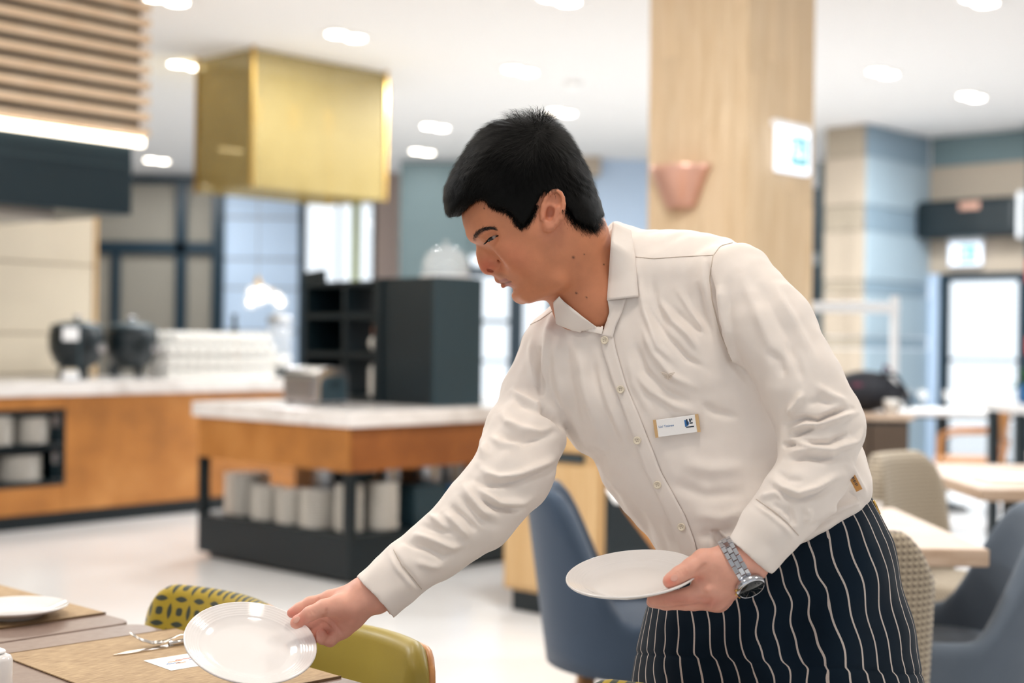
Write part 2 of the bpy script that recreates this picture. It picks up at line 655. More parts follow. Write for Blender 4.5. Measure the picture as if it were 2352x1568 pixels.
def exit_sign(loc, rz, label, w=.36, h=.3, top=.03):
    t = thing('exit_sign', label, 'sign', loc, rz)
    MB().box(-.02, .02, -w / 2, w / 2, -h / 2, h / 2).build('light_box', 'sign_glow', t, bevel=.01)
    # pictogram: running figure, door and arrow as raised print
    m = MB()
    k = w / .36
    m.box(-.024, -.02, -.13 * k, .06 * k, -.09 * k, .085 * k)
    m.build('green_field', 'sign_teal', t)
    m = MB()
    m.ball((-.025, .035 * k, .055 * k), .014 * k, 10, 6)
    m.tube([(-.026, .03 * k, .04 * k), (-.026, .012 * k, -.005 * k)], .010 * k, 6)
    m.tube([(-.026, .012 * k, -.005 * k), (-.026, .04 * k, -.03 * k), (-.026, .03 * k, -.065 * k)], .007 * k, 6)
    m.tube([(-.026, .012 * k, -.005 * k), (-.026, -.012 * k, -.03 * k), (-.026, -.035 * k, -.045 * k)], .007 * k, 6)
    m.tube([(-.026, .026 * k, .03 * k), (-.026, .05 * k, .01 * k)], .006 * k, 6)
    m.tube([(-.026, .026 * k, .03 * k), (-.026, -.005 * k, .025 * k)], .006 * k, 6)
    m.tube([(-.026, -.06 * k, .06 * k), (-.026, -.06 * k, -.04 * k)], .008 * k, 6)
    m.tube([(-.026, -.085 * k, -.02 * k), (-.026, -.06 * k, -.05 * k), (-.026, -.035 * k, -.02 * k)], .006 * k, 6)
    m.build('running_figure', 'sign_glow', t)
    MB().box(-.005, .03, -w / 2 - .02, w / 2 + .02, h / 2 - .002, h / 2 + top).build('mount_bar', 'white_plastic', t, bevel=.004)
    return t


exit_sign(at_side(2218, 583, .13), YAW, 'small lit exit sign hanging under the black air curtain', .36, .24, max(.03, c_.z - .2 - at_side(2218, 583, .13).z - .12 + .004))
fs = thing('fire_sign', 'square red fire sign on the dark post', 'sign', P0 + Uv * (DX - .36) - Vv * 1.37 + Vector((0, 0, 2.02)), YAW)
MB().box(-.012, .01, -.14, .10, -.12, .12).build('plate', 'red_plastic', fs, bevel=.004)
m = MB()
m.lathe([(1e-4, 0), (.05, 0), (.05, .006), (1e-4, .006)], 16)
m.v = [(-.012 - z, x - .02, y) for x, y, z in m.v]
m.build('white_symbol', 'white_plastic', fs)
fs2 = thing('fire_call_box', 'red alarm call box lower on the dark post', 'alarm', P0 + Uv * (DX - .37) - Vv * 1.37 + Vector((0, 0, 1.27)), YAW)
MB().box(-.03, .02, -.10, .08, -.09, .09).build('box', 'red_plastic', fs2, bevel=.008)
MB().box(-.035, -.03, -.05, .03, -.04, .04).build('glass', 'white_plastic', fs2)

# ---- timber clad column with wall lamp and exit sign
PC = P(1710, 800, 7.2)
PC.z = 0
col = grid_root('wall_column', 'square column clad in pale oak boards', 'column', PC)
MB().box(.02, .61, .02, .61, 0, HC).build('core', 'cabinet_oak', col)
for face in range(2):
    n = 7
    for i in range(n):
        a, b = .63 * i / n, .63 * (i + 1) / n
        z = -random.uniform(.0, 1.0)
        while z < HC:
            z1 = min(HC, z + random.choice([.9, 1.2, 1.5]))
            th = .020 + random.uniform(0, .0015)
            m = MB()
            if face == 0:
                m.box(.02 - th, .02, a + .0008, b - .0008, max(z, 0), z1 - .001)
            else:
                m.box(a + .0008, b - .0008, .02 - th, .02, max(z, 0), z1 - .001)
            if z1 > .05:
                o = m.build('oak_board', 'pale_oak', col)
                # own grain offset per board
            z = z1
sc_ = P(1570, 420, 7.2)
sy = (1710 - 1568) / 225 * .63
scn = thing('wall_sconce', 'copper half-bowl uplight on the oak column', 'lamp', PC + Vv * sy + Vector((0, 0, 1.25 + (784 - 395) / FPX * 7.35)), YAW)
m = MB()
n = 20
prof = [(.075, -.17), (.09, -.16), (.17, .02), (.19, .05), (.18, .052), (.16, .02), (.08, -.145), (.06, -.15)]
rings = []
for j in range(n + 1):
    a = math.pi / 2 + math.pi * j / n
    rings.append([(-.004 + r * .85 * math.cos(a), r * math.sin(a), z) for r, z in prof])
m.rings(rings)
m.build('bowl', 'copper', scn, smooth=True)
MB().box(-.03, 0, -.05, .05, -.12, .0).build('back_plate', 'copper', scn)
MB().ball((-.07, 0, -.03), .022, 12, 8).build('bulb', 'bulb_glow', scn, smooth=True)
exit_sign(PC + Uv * .375 - Vv * .0305 + Vector((0, 0, 1.25 + (784 + 8 - 345) / FPX * 7.42)), YAW + math.pi / 2, 'bright lit exit sign fixed on the oak column', .30, .24)

# ---- ceiling downlights in pairs
def downlight(px, py, label, scale=1.0):
    g = G(px, py, HC)
    t = thing('ceiling_spotlight', label, 'ceiling light', (g.x, g.y, HC), YAW, 'twin recessed ceiling spots')
    m = MB()
    m.box(-.19 * scale, .19 * scale, -.1 * scale, .1 * scale, -.012, .0)
    m.build('trim_frame', 'white_plastic', t, bevel=.004)
    for s_ in (-1, 1):
        m = MB()
        m.lathe([(1e-4, -.02), (.062 * scale, -.02), (.075 * scale, -.013), (.075 * scale, -.005), (1e-4, -.005)], 20, (.088 * s_ * scale, 0, 0))
        m.build('lamp', 'lamp_glow', t, smooth=False)
    return t


DL = [(795, 80), (430, 148), (1195, 160), (2028, 165), (2232, 220), (1290, 256), (1000, 290), (970, 347), (360, 367), (1285, -4), (380, -4), (2250, -2), (530, 342), (335, 262)]
LBL = 'twin recessed spotlight in an open stretch of white ceiling'
DLAB = {0: 'twin ceiling spotlight beside the top of the golden mesh box', 1: 'twin ceiling spotlight between the timber slats and the golden box', 2: 'twin ceiling spotlight between the golden box and the oak column',
        5: 'twin ceiling spotlight just above the waiter hair', 8: 'twin ceiling spotlight low beside the dark hood', 12: 'twin ceiling spotlight seen through the golden mesh', 7: 'twin ceiling spotlight nearest the grey-green wall'}
for i, (a, b) in enumerate(DL[:13]):
    downlight(a, b, DLAB.get(i, LBL))
FILL_SPOTS = [(-1.2, 3.2), (1.4, 3.2), (.2, 1.2), (-2.4, .6), (2.8, 1.0), (3.6, 5.4), (-3.4, 4.4), (.4, 5.4)]  # unseen ceiling spots added overhead as fill light
for x, y in FILL_SPOTS:
    t = thing('ceiling_spotlight', LBL, 'ceiling light', (x, y, HC), YAW, 'twin recessed ceiling spots')
    MB().box(-.19, .19, -.1, .1, -.012, .0).build('trim_frame', 'white_plastic', t, bevel=.004)
    for s_ in (-1, 1):
        MB().lathe([(1e-4, -.02), (.062, -.02), (.075, -.013), (.075, -.005), (1e-4, -.005)], 20, (.088 * s_, 0, 0)).build('lamp', 'lamp_glow', t)
g = G(1318, 190, HC)
sd = thing('smoke_detector', 'small round white smoke detector on the ceiling', 'detector', (g.x, g.y, HC))
MB().lathe([(1e-4, -.06), (.04, -.058), (.06, -.04), (.075, -.03), (.08, 0), (1e-4, 0)], 20).build('cover', 'white_plastic', sd, smooth=True)

# light of the downlights and the added fill spots (one lamp per group of twin spots)
def arealamp(loc, size, power, col, sy=None):
    l = bpy.data.lights.new('downlight_beam', 'AREA')
    l.shape = 'RECTANGLE' if sy else 'DISK'
    l.size = size
    if sy:
        l.size_y = sy
    l.energy = power
    l.color = col
    o_ = bpy.data.objects.new('downlight_beam', l)
    o_.location = loc
    C.objects.link(o_)
    return o_


for (a, b), pw in zip(DL[:9], (45, 70, 100, 100, 90, 60, 8, 6, 50)):
    g = G(a, b, HC)
    arealamp((g.x, g.y, HC - .03), .3, pw, (.94, .98, 1.0))
for x, y in FILL_SPOTS:
    arealamp((x, y, HC - .03), .5, (60 if x == .4 else 90) if y > 4 else 19, (.95, .98, 1.0) if y > 4 else (1, .92, .82))
# ================================================================== KITCHEN COUNTER (left)
A0, A1 = G(0, 1224, 0), G(450, 1177, 0)
dirc = (A1 - A0).normalized()
CY = math.atan2(dirc.y, dirc.x)
LC = (A1 - A0).length
cn = Vector((-math.sin(CY), math.cos(CY), 0))
ctr = thing('buffet_counter', 'long rust-brown fronted buffet counter with a dark plate niche', 'counter', A0, CY)
HB = .86


def cpx(px, py, y=0.0):
    """pixel -> (x, z) on the counter front plane shifted y back"""
    q = A0 + cn * y
    d = P(px, py, 1) - CAM
    t = (q - CAM).dot(cn) / d.dot(cn)
    w = CAM + d * t
    return (w - A0).dot(dirc), w.z


nx, nzt = cpx(150, 938)
_, nzb = cpx(150, 1112)
MB().box(-2.6, LC + 1.4, .03, .1, .0, .1).build('kick_board', 'black_metal', ctr)
MB().box(-2.6, LC + 1.4, .1, .8, .1, HB).build('carcass', 'black_laminate', ctr) if False else None
xs = [-2.6, nx - 1.3, nx, LC + .02, LC + 1.4]
MB().box(nx + .004, LC + .02, 0, .03, .1, HB).build('front_panel', 'rust_panel', ctr, bevel=.003)
MB().box(LC + .026, LC + 1.4, 0, .03, .1, HB).build('front_panel', 'rust_panel', ctr, bevel=.003)
MB().box(-2.6, nx - 1.304, 0, .03, .1, HB).build('front_panel', 'rust_panel', ctr, bevel=.003)
MB().box(nx - 1.3, nx, 0, .03, nzt, HB).build('niche_rail', 'rust_panel', ctr)
MB().box(nx - 1.3, nx, 0, .03, .1, nzb).build('niche_rail', 'rust_panel', ctr)
MB().box(nx - 1.3, nx, .5, .53, nzb, nzt).build('niche_back', 'black_laminate', ctr)
for a in (nx - 1.3, nx - .03):
    MB().box(a, a + .03, -.004, .5, nzb, nzt).build('niche_side', 'black_metal', ctr)
zmid = (nzt + nzb) / 2 - .01
for z in (nzb, zmid, nzt - .03):
    MB().box(nx - 1.27, nx - .03, -.004, .5, z, z + .03).build('niche_shelf', 'black_metal', ctr)
MB().box(LC + 1.37, LC + 1.4, .03, .8, .1, HB).build('end_panel', 'rust_panel', ctr)
MB().box(-2.6, LC + 1.37, .77, .8, .1, HB).build('back_panel', 'black_laminate', ctr)
wt = thing('counter_worktop', 'thick white marble worktop of the long buffet counter', 'worktop', A0, CY)
MB().box(-2.62, LC + 1.43, -.03, .95, HB, HB + .09).build('slab', 'marble', wt, bevel=.006)
ZT = HB + .09

# plates stacked in the niche


def plate_mesh(r, dz, name='stacked_plate', mat='cream_porcelain', n=28):
    k = r / .092
    t = dz                                 # the foot of the next plate stands in this well
    prof = [(1e-4, .45 * t), (.044, .45 * t), (.046, 0), (.053, 0), (.056, .4 * t), (.085, .72 * t), (.092, .80 * t), (.092, t + .0015), (.083, t + .0008), (.06, t), (.055, t), (1e-4, t)]
    m = MB().lathe([(a * k, b) for a, b in prof], n)
    me = m.mesh(name)
    me.materials.append(MAT[mat])
    for q in me.polygons:
        q.use_smooth = True
    return me


pm = {}


ORD = ['topmost', 'second', 'third', 'fourth', 'fifth', 'sixth', 'seventh', 'eighth', 'ninth', 'tenth', 'eleventh', 'twelfth', 'thirteenth', 'fourteenth', 'fifteenth', 'sixteenth', 'seventeenth', 'eighteenth', 'nineteenth']


def stack(base, r, n, dz, label, group):
    if (r, dz) not in pm:
        pm[(r, dz)] = plate_mesh(r, dz)
    for i in range(n):
        o = bpy.data.objects.new('stacked_plate', pm[(r, dz)])
        C.objects.link(o)
        o.location = base + Vector((random.uniform(-.002, .002), random.uniform(-.002, .002), i * dz))
        o.rotation_euler = (0, 0, random.uniform(0, 6))
        tag(o, '%s plate from top of %s' % (ORD[n - 1 - i], label) if i < n - 1 else 'topmost plate of %s' % label, 'plate', group)


def cl(x, y, z):
    return A0 + dirc * x + cn * y + Vector((0, 0, z))


for (px, r, n, lv, lab) in [(72, .108, 11, 1, 'stack by the card on upper niche shelf'), (-10, .108, 12, 1, 'stack far from the card on upper niche shelf'),
                            (42, .145, 10, 0, 'wide stack by the card on lower niche shelf'), (-78, .145, 10, 0, 'wide stack far from the card on lower niche shelf')]:
    x, _ = cpx(px, 1000, r + .006)
    z = (zmid if lv else nzb) + .03
    stack(cl(x, r + .006, z), r, n, .0155 if lv else .0165, lab, 'plates in the counter niche')
for lv in (0, 1):
    x = nx - .056
    z = (zmid if lv else nzb) + .03
    t = thing('price_card_holder', 'small clear card holder beside the %s niche plates' % ('upper' if lv else 'lower'), 'card holder', cl(x, .024, z), CY)
    MB().box(-.022, .022, -.018, .018, 0, .006).build('foot', 'brushed_steel', t)
    MB().box(-.006, .006, -.002, .004, .006, .18).build('stem_plate', 'charcoal', t)
    MB().box(-.024, .024, -.006, -.002, .11, .185).build('card', 'brushed_steel', t)

# soup kettles
def kettle(px, label, sc=1.0):
    x, _ = cpx(px, 860, .45)
    t = thing('soup_kettle', label, 'kettle', cl(x, .45, ZT), CY, 'black soup kettles on the counter')
    k = .19 * sc
    m = MB()
    m.lathe([(1e-4, .075), (.45 * k, .075), (.75 * k, .11), (.97 * k, .20), (k, .27), (.97 * k, .33), (.9 * k, .36), (1e-4, .36)], 32)
    m.build('pot', 'black_metal', t, smooth=True)
    for j in range(3):
        a = j * 2.1 + .6
        m = MB()
        m.tube([(.5 * k * math.cos(a), .5 * k * math.sin(a), .1), (.62 * k * math.cos(a), .62 * k * math.sin(a), .001)], [.02, .012], 8)
        m.build('foot', 'black_metal', t)
    m = MB()
    m.lathe([(.93 * k, .355), (.95 * k, .365), (.9 * k, .375), (.6 * k, .395), (.2 * k, .405), (1e-4, .405)], 32)
    m.build('lid', 'charcoal', t, smooth=True)
    m = MB()
    m.lathe([(.012, .4), (.012, .42), (.028, .43), (.028, .445), (1e-4, .45)], 16)
    m.build('lid_knob', 'steel', t, smooth=True)
    m = MB()
    m.lathe([(1e-4, 0), (.03, 0), (.036, .006), (.036, .012), (1e-4, .014)], 18)
    m.v = [(a + .45 * k, -.88 * k - c, b + .22) for a, b, c in m.v]
    m.build('dial', 'steel', t)
    return t


kettle(175, 'black round soup kettle in front of the cream wall')
kettle(300, 'black round soup kettle next to the white cups', 1.0)
x, _ = cpx(168, 860, .12)
t = thing('menu_stand', 'slim menu stand with white card before the kettle', 'menu stand', cl(x, .14, ZT), CY)
MB().box(-.06, .06, -.04, .04, 0, .012).build('foot', 'steel', t)
MB().box(.05, .066, -.006, .006, .012, .40).build('post', 'charcoal', t)
MB().box(-.07, .05, -.004, .004, .27, .36).build('card', 'paper', t)
MB().box(-.07, .05, -.012, .004, .012, .06).build('ledge', 'paper', t)

# white cups standing upside down in rows and layers
m = MB()
m.lathe([(1e-4, .085), (.022, .085), (.024, .08), (.036, .05), (.041, .0), (.038, .0), (.033, .05), (.02, .077), (1e-4, .079)], 18)
cm = m.mesh('coffee_cup')
cm.materials.append(MAT['ceramic_white'])
for q in cm.polygons:
    q.use_smooth = True
hm = MB().tube([(.036, 0, .02), (.056, 0, .026), (.060, 0, .045), (.05, 0, .058), (.033, 0, .06)], .005, 6).mesh('handle')
hm.materials.append(MAT['ceramic_white'])
xa, _ = cpx(372, 860, .4)
xb, _ = cpx(598, 860, .4)
ncol = 11
LN = ['bottom', 'second', 'third', 'top']
for lay in range(4):
    for row in range(3):
        nn = ncol - (1 if lay == 3 else 0)
        for i in range(nn):
            o = bpy.data.objects.new('coffee_cup', cm)
            C.objects.link(o)
            o.location = cl(xa + (xb - xa) * (i + (.5 if lay == 3 else 0)) / (ncol - 1), .3 + row * .105, ZT + lay * .0865)
            o.rotation_euler = (0, 0, CY - 1.2)
            tag(o, '%s cup from the kettles in the %s row of the %s cup layer' % ('first' if i == 0 else ORD[i], ('front', 'middle', 'back')[row], LN[lay]), 'cup', 'white cups stacked on the counter')
            h = bpy.data.objects.new('handle', hm)
            C.objects.link(h)
            h.parent = o
x, _ = cpx(537, 850, .75)
t = thing('bottle', 'dark bottle standing behind the white cups', 'bottle', cl(x, .75, ZT))
MB().lathe([(1e-4, 0), (.05, 0), (.052, .01), (.052, .3), (.035, .36), (.018, .40), (.018, .46), (.022, .46), (.022, .49), (1e-4, .49)], 18).build('body', 'bottle_dark', t, smooth=True)
MB().lathe([(.0535, .1), (.0535, .25)], 18, close=False).build('paper_label', 'amber', t)
x, _ = cpx(645, 860, .4)
t = thing('juice_dispenser', 'clear juice dispenser at the end of the counter', 'dispenser', cl(x, .42, ZT), CY)
MB().box(-.12, .12, -.12, .12, 0, .06).build('base', 'black_metal', t, bevel=.01)
MB().lathe([(1e-4, .17), (.09, .17), (.09, .42), (1e-4, .42)], 20).build('tank', 'globe_glass', t, smooth=True)
MB().box(-.07, .07, -.07, .07, .06, .17).build('neck_block', 'ceramic_white', t, bevel=.02)
MB().lathe([(1e-4, .42), (.1, .42), (.1, .47), (.03, .5), (1e-4, .5)], 20).build('lid', 'brushed_steel', t, smooth=True)
MB().tube([(0, -.07, .13), (0, -.12, .13), (0, -.125, .10)], .012, 8).build('tap', 'steel', t)

# cream panelled splash wall behind the counter
sp = thing('wall_splash', 'cream panel wall rising behind the buffet counter', 'wall', A0, CY)
sp['kind'] = 'structure'
xr, _ = cpx(214, 700, 1.0)
zz = [.0, ZT + .02]
for py in (766, 604, 470):
    zz.append(cpx(100, py, 1.0)[1])
zz.append(2.75)
for i in range(len(zz) - 1):
    MB().box(-2.7, xr, 1.0, 1.12, zz[i] + .006, zz[i + 1] - .006).build('cream_panel', 'cream_panel', sp, bevel=.004)
    MB().box(-2.7, xr - .01, 1.012, 1.11, zz[i + 1] - .01, zz[i + 1] + .01).build('joint', 'stone_joint', sp) if i < len(zz) - 2 else None
MB().box(xr, xr + .03, .99, 1.13, 0, 2.75).build('edge_trim', 'cabinet_oak', sp)

# ---- extraction canopy with timber slats
HD = 9.0
H1 = P(345, 326, HD)
zled = H1.z
hood = thing('extractor_canopy', 'hanging extractor canopy with pale timber slats over a dark hood', 'hood', (H1.x, H1.y, 0), CY)
LH = 3.2
zh0 = P(318, 495, HD).z
MB().box(-LH, -.09, .06, 1.0, zh0, zled - .03).build('hood_body', 'hood_metal', hood, bevel=.006)
MB().box(-LH, -.095, .052, .06, zled - .17, zled - .155).build('hood_seam', 'charcoal', hood)
MB().box(-LH + .1, -.55, .2, .8, zh0 - .06, zh0).build('filter_tray', 'brushed_steel', hood)
MB().box(-LH, -.03, .02, .06, zled - .03, zled + .018).build('light_strip', 'strip_glow', hood)
MB().box(-LH, -.05, .045, 1.0, zled + .02, HC).build('inner_box', 'black_laminate', hood)
ns = 10
pitch = (HC - zled - .03) / ns
for i in range(ns):
    z = zled + .03 + i * pitch
    MB().box(-LH, 0, 0, .04, z, z + pitch * .56).build('timber_slat', 'light_slat', hood, bevel=.004)
    MB().box(-.045, 0, .042, 1.0, z, z + pitch * .56).build('timber_slat', 'light_slat', hood, bevel=.004)
l_ = arealamp(H1 + dirc * (-1.6) + cn * (-.02) + Vector((0, 0, .0)), 3.1, 18, (1, .9, .75), .03)
l_.rotation_euler = (math.radians(-100), 0, CY)

# ---- golden mesh box hanging from the ceiling
g0 = G(582, 104, HC)
gz = P(582, 428, g0.y).z
gb = thing('mesh_pendant_box', 'large hanging box of see-through golden metal mesh', 'pendant', (g0.x, g0.y, 0), YAW)
GL, GW = 1.36, .75
GH = HC
for (a, b, c, d) in [(0, GL, 0, .012), (0, GL, GW - .012, GW), (0, .012, .012, GW - .012), (GL - .012, GL, .012, GW - .012)]:
    MB().box(a, b, c, d, gz, GH - .02).build('mesh_panel', 'gold_mesh', gb)
for (x, y) in [(0, 0), (GL, 0), (0, GW), (GL, GW)]:
    MB().box(x - .012, x + .012, y - .012, y + .012, gz - .005, GH).build('corner_bar', 'brass', gb)
for i in range(3):
    m = MB()
    m.lathe([(1e-4, gz + .55), (.05, gz + .55), (.05, gz + .75), (1e-4, gz + .75)], 16, (.3 + i * .38, GW / 2, 0))
    m.build('inner_spot', 'brass', gb)
    m = MB()
    m.tube([(.3 + i * .38, GW / 2, gz + .75), (.3 + i * .38, GW / 2, GH)], .008, 6)
    m.build('cord', 'black_metal', gb)

# ---- glass globe pendant under it
gp = P(606, 680, 11.6)
pg = thing('globe_pendant', 'cluster of small clear glass globes on a thin cord', 'pendant', (gp.x, gp.y, gp.z))
MB().tube([(-.05, 0, .12), (-.05, 0, HC - gp.z)], .004, 6).build('cord', 'steel', pg)
MB().lathe([(1e-4, .1), (.03, .1), (.02, .14), (.006, .16), (1e-4, .16)], 12, (-.05, 0, 0)).build('cap', 'brass', pg)
for i, (a, b, c) in enumerate([(-.09, 0, .03), (-.03, .03, .05), (.02, -.03, .02), (-.1, -.03, -.05), (.1, 0, -.01), (.13, .02, -.05), (-.02, -.05, -.02)]):
    q = MB().ball((a, b, c), .055, 16, 10).build('globe', 'globe_glass', pg, smooth=True)
    MB().ball((a, b, c), .021, 10, 6).build('bulb', 'bulb_glow', q, smooth=True)
    MB().tube([(a, b, c + .05), (-.05, 0, .1)], .003, 5).build('arm', 'brass', pg)

# ================================================================== ISLAND
I0 = G(800, 1345, 0)
isl = thing('buffet_island', 'buffet island with rust-brown band, open plate shelf and black plinth', 'counter', (I0.x, I0.y, 0), YAW)
IL, IW = 2.6, 1.34                       # along U (right face) and V (left face)
z1, z2, z3, z4 = .245, .573, .803, .885
MB().box(0, IL, 0, IW, .03, z1).build('plinth', 'black_laminate', isl, bevel=.004)
MB().box(.05, IL - .05, .05, IW - .05, 0, .03).build('toe', 'black_metal', isl)
MB().box(.012, IL, .012, .03, z2, z3).build('band_panel', 'rust_panel_shaded', isl)
MB().box(0, .02, 0.012, IW, z2, z3).build('band_panel', 'rust_panel', isl)
MB().box(.02, IL, IW - .02, IW, z2, z3).build('band_panel', 'rust_panel', isl)
MB().box(IL - .02, IL, .03, IW - .02, z2, z3).build('band_panel', 'rust_panel', isl)
MB().box(.02, IL - .02, .03, IW - .02, z2 + .05, z3 - .002).build('upper_deck', 'black_laminate', isl)
for (x, y) in [(.0, .0), (.0, IW - .05), (IL - .05, 0), (1.3, 0)]:
    MB().box(x, x + .05, y, y + .05, z1, z2).build('corner_post', 'black_metal', isl)
MB().box(.62, IL - .1, .62, .66, z1, z2 + .05).build('core_panel', 'rust_panel', isl)
MB().box(.62, .66, .66, IW - .1, z1, z2 + .05).build('core_panel', 'rust_panel', isl)
it = thing('island_worktop', 'thick white marble top of the buffet island', 'worktop', (I0.x, I0.y, 0), YAW)
MB().box(-.03, IL + .03, -.03, IW + .03, z3, z4).build('slab', 'marble', it, bevel=.006)


def il(x, y, z=0.0):
    return I0 + Uv * x + Vv * y + Vector((0, 0, z))


# crockery on the island shelf
stack(il(.19, 1.13, z1), .13, 18, .013, 'tall stack by the island end post', 'plates on the island shelf')
for (x, y, n, r, lab) in [(.12, .84, 13, .09, 'narrow stack next to the tall stack on the island'), (.12, .62, 13, .09, 'narrow stack next to the broad stack on the island'),
                          (.14, .40, 14, .11, 'broad stack in the middle of the island shelf'), (.14, .17, 17, .075, 'stack between broad stack and island corner post'),
                          (.33, .12, 17, .085, 'stack between island corner post and grey box')]:
    stack(il(x, y, z1), r, n, .0145, lab, 'plates on the island shelf')


def pot(loc, r, h, mat, label, name='steel_container', cat='container'):
    t = thing(name, label, cat, loc, YAW, 'steel containers on the island shelf')
    MB().lathe([(1e-4, 0), (r, 0), (r, h), (r * .94, h), (r * .94, .01), (1e-4, .01)], 24).build('body', mat, t, smooth=False, bevel=.003)
    MB().lathe([(r * 1.05, h - .014), (r * 1.05, h), (r * .93, h + .004), (r * .93, h - .01)], 24).build('rim', 'steel', t)
    return t


pot(il(.36, .60, z1), .10, .30, 'brushed_steel', 'shiny steel container behind the narrow plate stacks')
pot(il(.36, .36, z1), .10, .31, 'charcoal', 'dark container behind the broad saucer stack')
pot(il(.58, .36, z1), .07, .31, 'steel', 'tall steel canister right behind the corner post')
pot(il(.86, .34, z1), .08, .31, 'steel', 'steel canister between the grey and blue boxes')
pot(il(1.06, .36, z1), .08, .32, 'brushed_steel', 'steel canister standing beside the blue box')
pot(il(1.27, .3, z1), .07, .26, 'steel', 'short steel canister near the middle post')
for (x, y, w, d, h, mat, lab) in [(.52, .07, .24, .16, .20, 'charcoal', 'grey plastic box on the island shelf'), (.80, .07, .14, .13, .18, 'blue_plastic', 'bright blue box on the island shelf'),
                                  (.98, .07, .2, .16, .17, 'cream_porcelain', 'cream box on the island shelf beside the blue one')]:
    t = thing('storage_box', lab, 'box', il(x, y, z1), YAW)
    MB().box(0, w, 0, d, 0, h).build('body', mat, t, bevel=.008)
    MB().box(-.006, w + .006, -.006, d + .006, h, h + .018).build('lid', mat, t, bevel=.004)

# ---- black shelving and cabinet on the island
K0 = G(1000, 934, z4)
kx, ky = (K0 - I0).dot(Uv), (K0 - I0).dot(Vv)
kz = P(1000, 634, K0.y).z
cab = thing('black_cabinet', 'tall closed black cabinet standing on the island', 'cabinet', (K0.x, K0.y, z4), YAW)
hh = kz - z4
MB().box(0, .36, 0, .03, 0, hh).build('side_panel', 'charcoal', cab)
MB().box(0, .36, .47, .5, 0, hh).build('side_panel', 'black_laminate', cab)
MB().box(.33, .36, .03, .47, 0, hh).build('back_panel', 'black_laminate', cab)
for z in (0, hh * .36, hh * .68, hh - .03):
    MB().box(.032, .33, .03, .47, z, z + .03).build('shelf', 'black_laminate', cab)
MB().box(.02, .03, .03, .47, .03, hh - .03).build('inner_door', 'black_laminate', cab)
shv = thing('black_shelf_unit', 'open black shelf unit beside the tall black cabinet', 'shelf', (K0 + Vv * .52), YAW)
shv.location.z = z4
SW = .68
for y in (0, .28, SW - .03):
    MB().box(0.02, .42, y, y + .03, 0, hh - .01).build('upright', 'black_laminate', shv)
for z in (0, hh * .36, hh * .68, hh - .04):
    MB().box(.02, .42, 0, SW, z, z + .03).build('shelf', 'black_metal', shv)
MB().box(.40, .42, .3, SW, 0, hh - .01).build('back_panel', 'black_laminate', shv)
MB().box(.37, .385, .31, .6, hh * .7, hh - .05).build('grey_panel', 'charcoal', shv)
for (y, z, kind) in [(.15, .03, 0), (.15, hh * .36 + .03, 1)]:
    q = K0 + Vv * (.52 + y) + Uv * .16
    t = thing('bottle', ['tall white bottle on the bottom shelf of the black unit', 'round white jug with amber top on the middle black shelf'][kind], 'bottle', (q.x, q.y, z4 + z))
    if kind == 0:
        MB().lathe([(1e-4, 0), (.05, 0), (.053, .01), (.053, .17), (.03, .2), (1e-4, .2)], 16).build('body', 'cream_porcelain', t, smooth=True)
        MB().lathe([(1e-4, .2), (.02, .2), (.02, .225), (1e-4, .225)], 12).build('cap', 'white_plastic', t, smooth=True)
    else:
        MB().ball((0, 0, .055), .055, 16, 10, (1, 1, 1)).build('body', 'cream_porcelain', t, smooth=True)
        MB().lathe([(.03, .1), (.036, .13), (.03, .17), (1e-4, .18)], 14).build('top', 'amber', t, smooth=True)
mo = thing('order_screen', 'tilted black order screen fixed to the end of the black shelf unit', 'screen', K0 + Vv * (.52 + SW) + Uv * .2, YAW)
mo.location.z = kz - .09
MB().box(-.02, .02, .012, .20, -.10, .17, Matrix.Rotation(math.radians(-5), 4, 'X')).build('panel', 'black_metal', mo, bevel=.008)
MB().box(-.03, .03, -.001, .03, -.04, .04).build('bracket', 'black_metal', mo)
dm = K0 + Uv * .22 + Vv * .16
t = thing('glass_dome', 'clear glass cake dome on top of the tall black cabinet', 'dome', (dm.x, dm.y, kz + .0))
MB().lathe([(1e-4, 0), (.15, 0), (.15, .015), (1e-4, .018)], 28).build('dish', 'white_porcelain', t, smooth=True)
MB().lathe([(.135, .018), (.135, .08), (.11, .14), (.06, .175), (1e-4, .185)], 28, close=False).build('cloche', 'globe_glass', t, smooth=True)
MB().ball((0, 0, .2), .016, 10, 8).build('knob', 'globe_glass', t, smooth=True)

# ---- chrome toaster
T0 = G(765, 930, z4) - Uv * .12
ts = thing('toaster', 'chrome toaster with dark rounded end on the island', 'toaster', (T0.x, T0.y, z4), YAW)
def arch(w, h, r, n=6):
    pts = [(-w / 2, 0), (w / 2, 0)]
    for i in range(n + 1):
        a = math.pi / 2 * i / n
        pts.append((w / 2 - r + r * math.cos(a), h - r + r * math.sin(a)))
    for i in range(n + 1):
        a = math.pi / 2 + math.pi / 2 * i / n
        pts.append((-w / 2 + r + r * math.cos(a), h - r + r * math.sin(a)))
    return pts


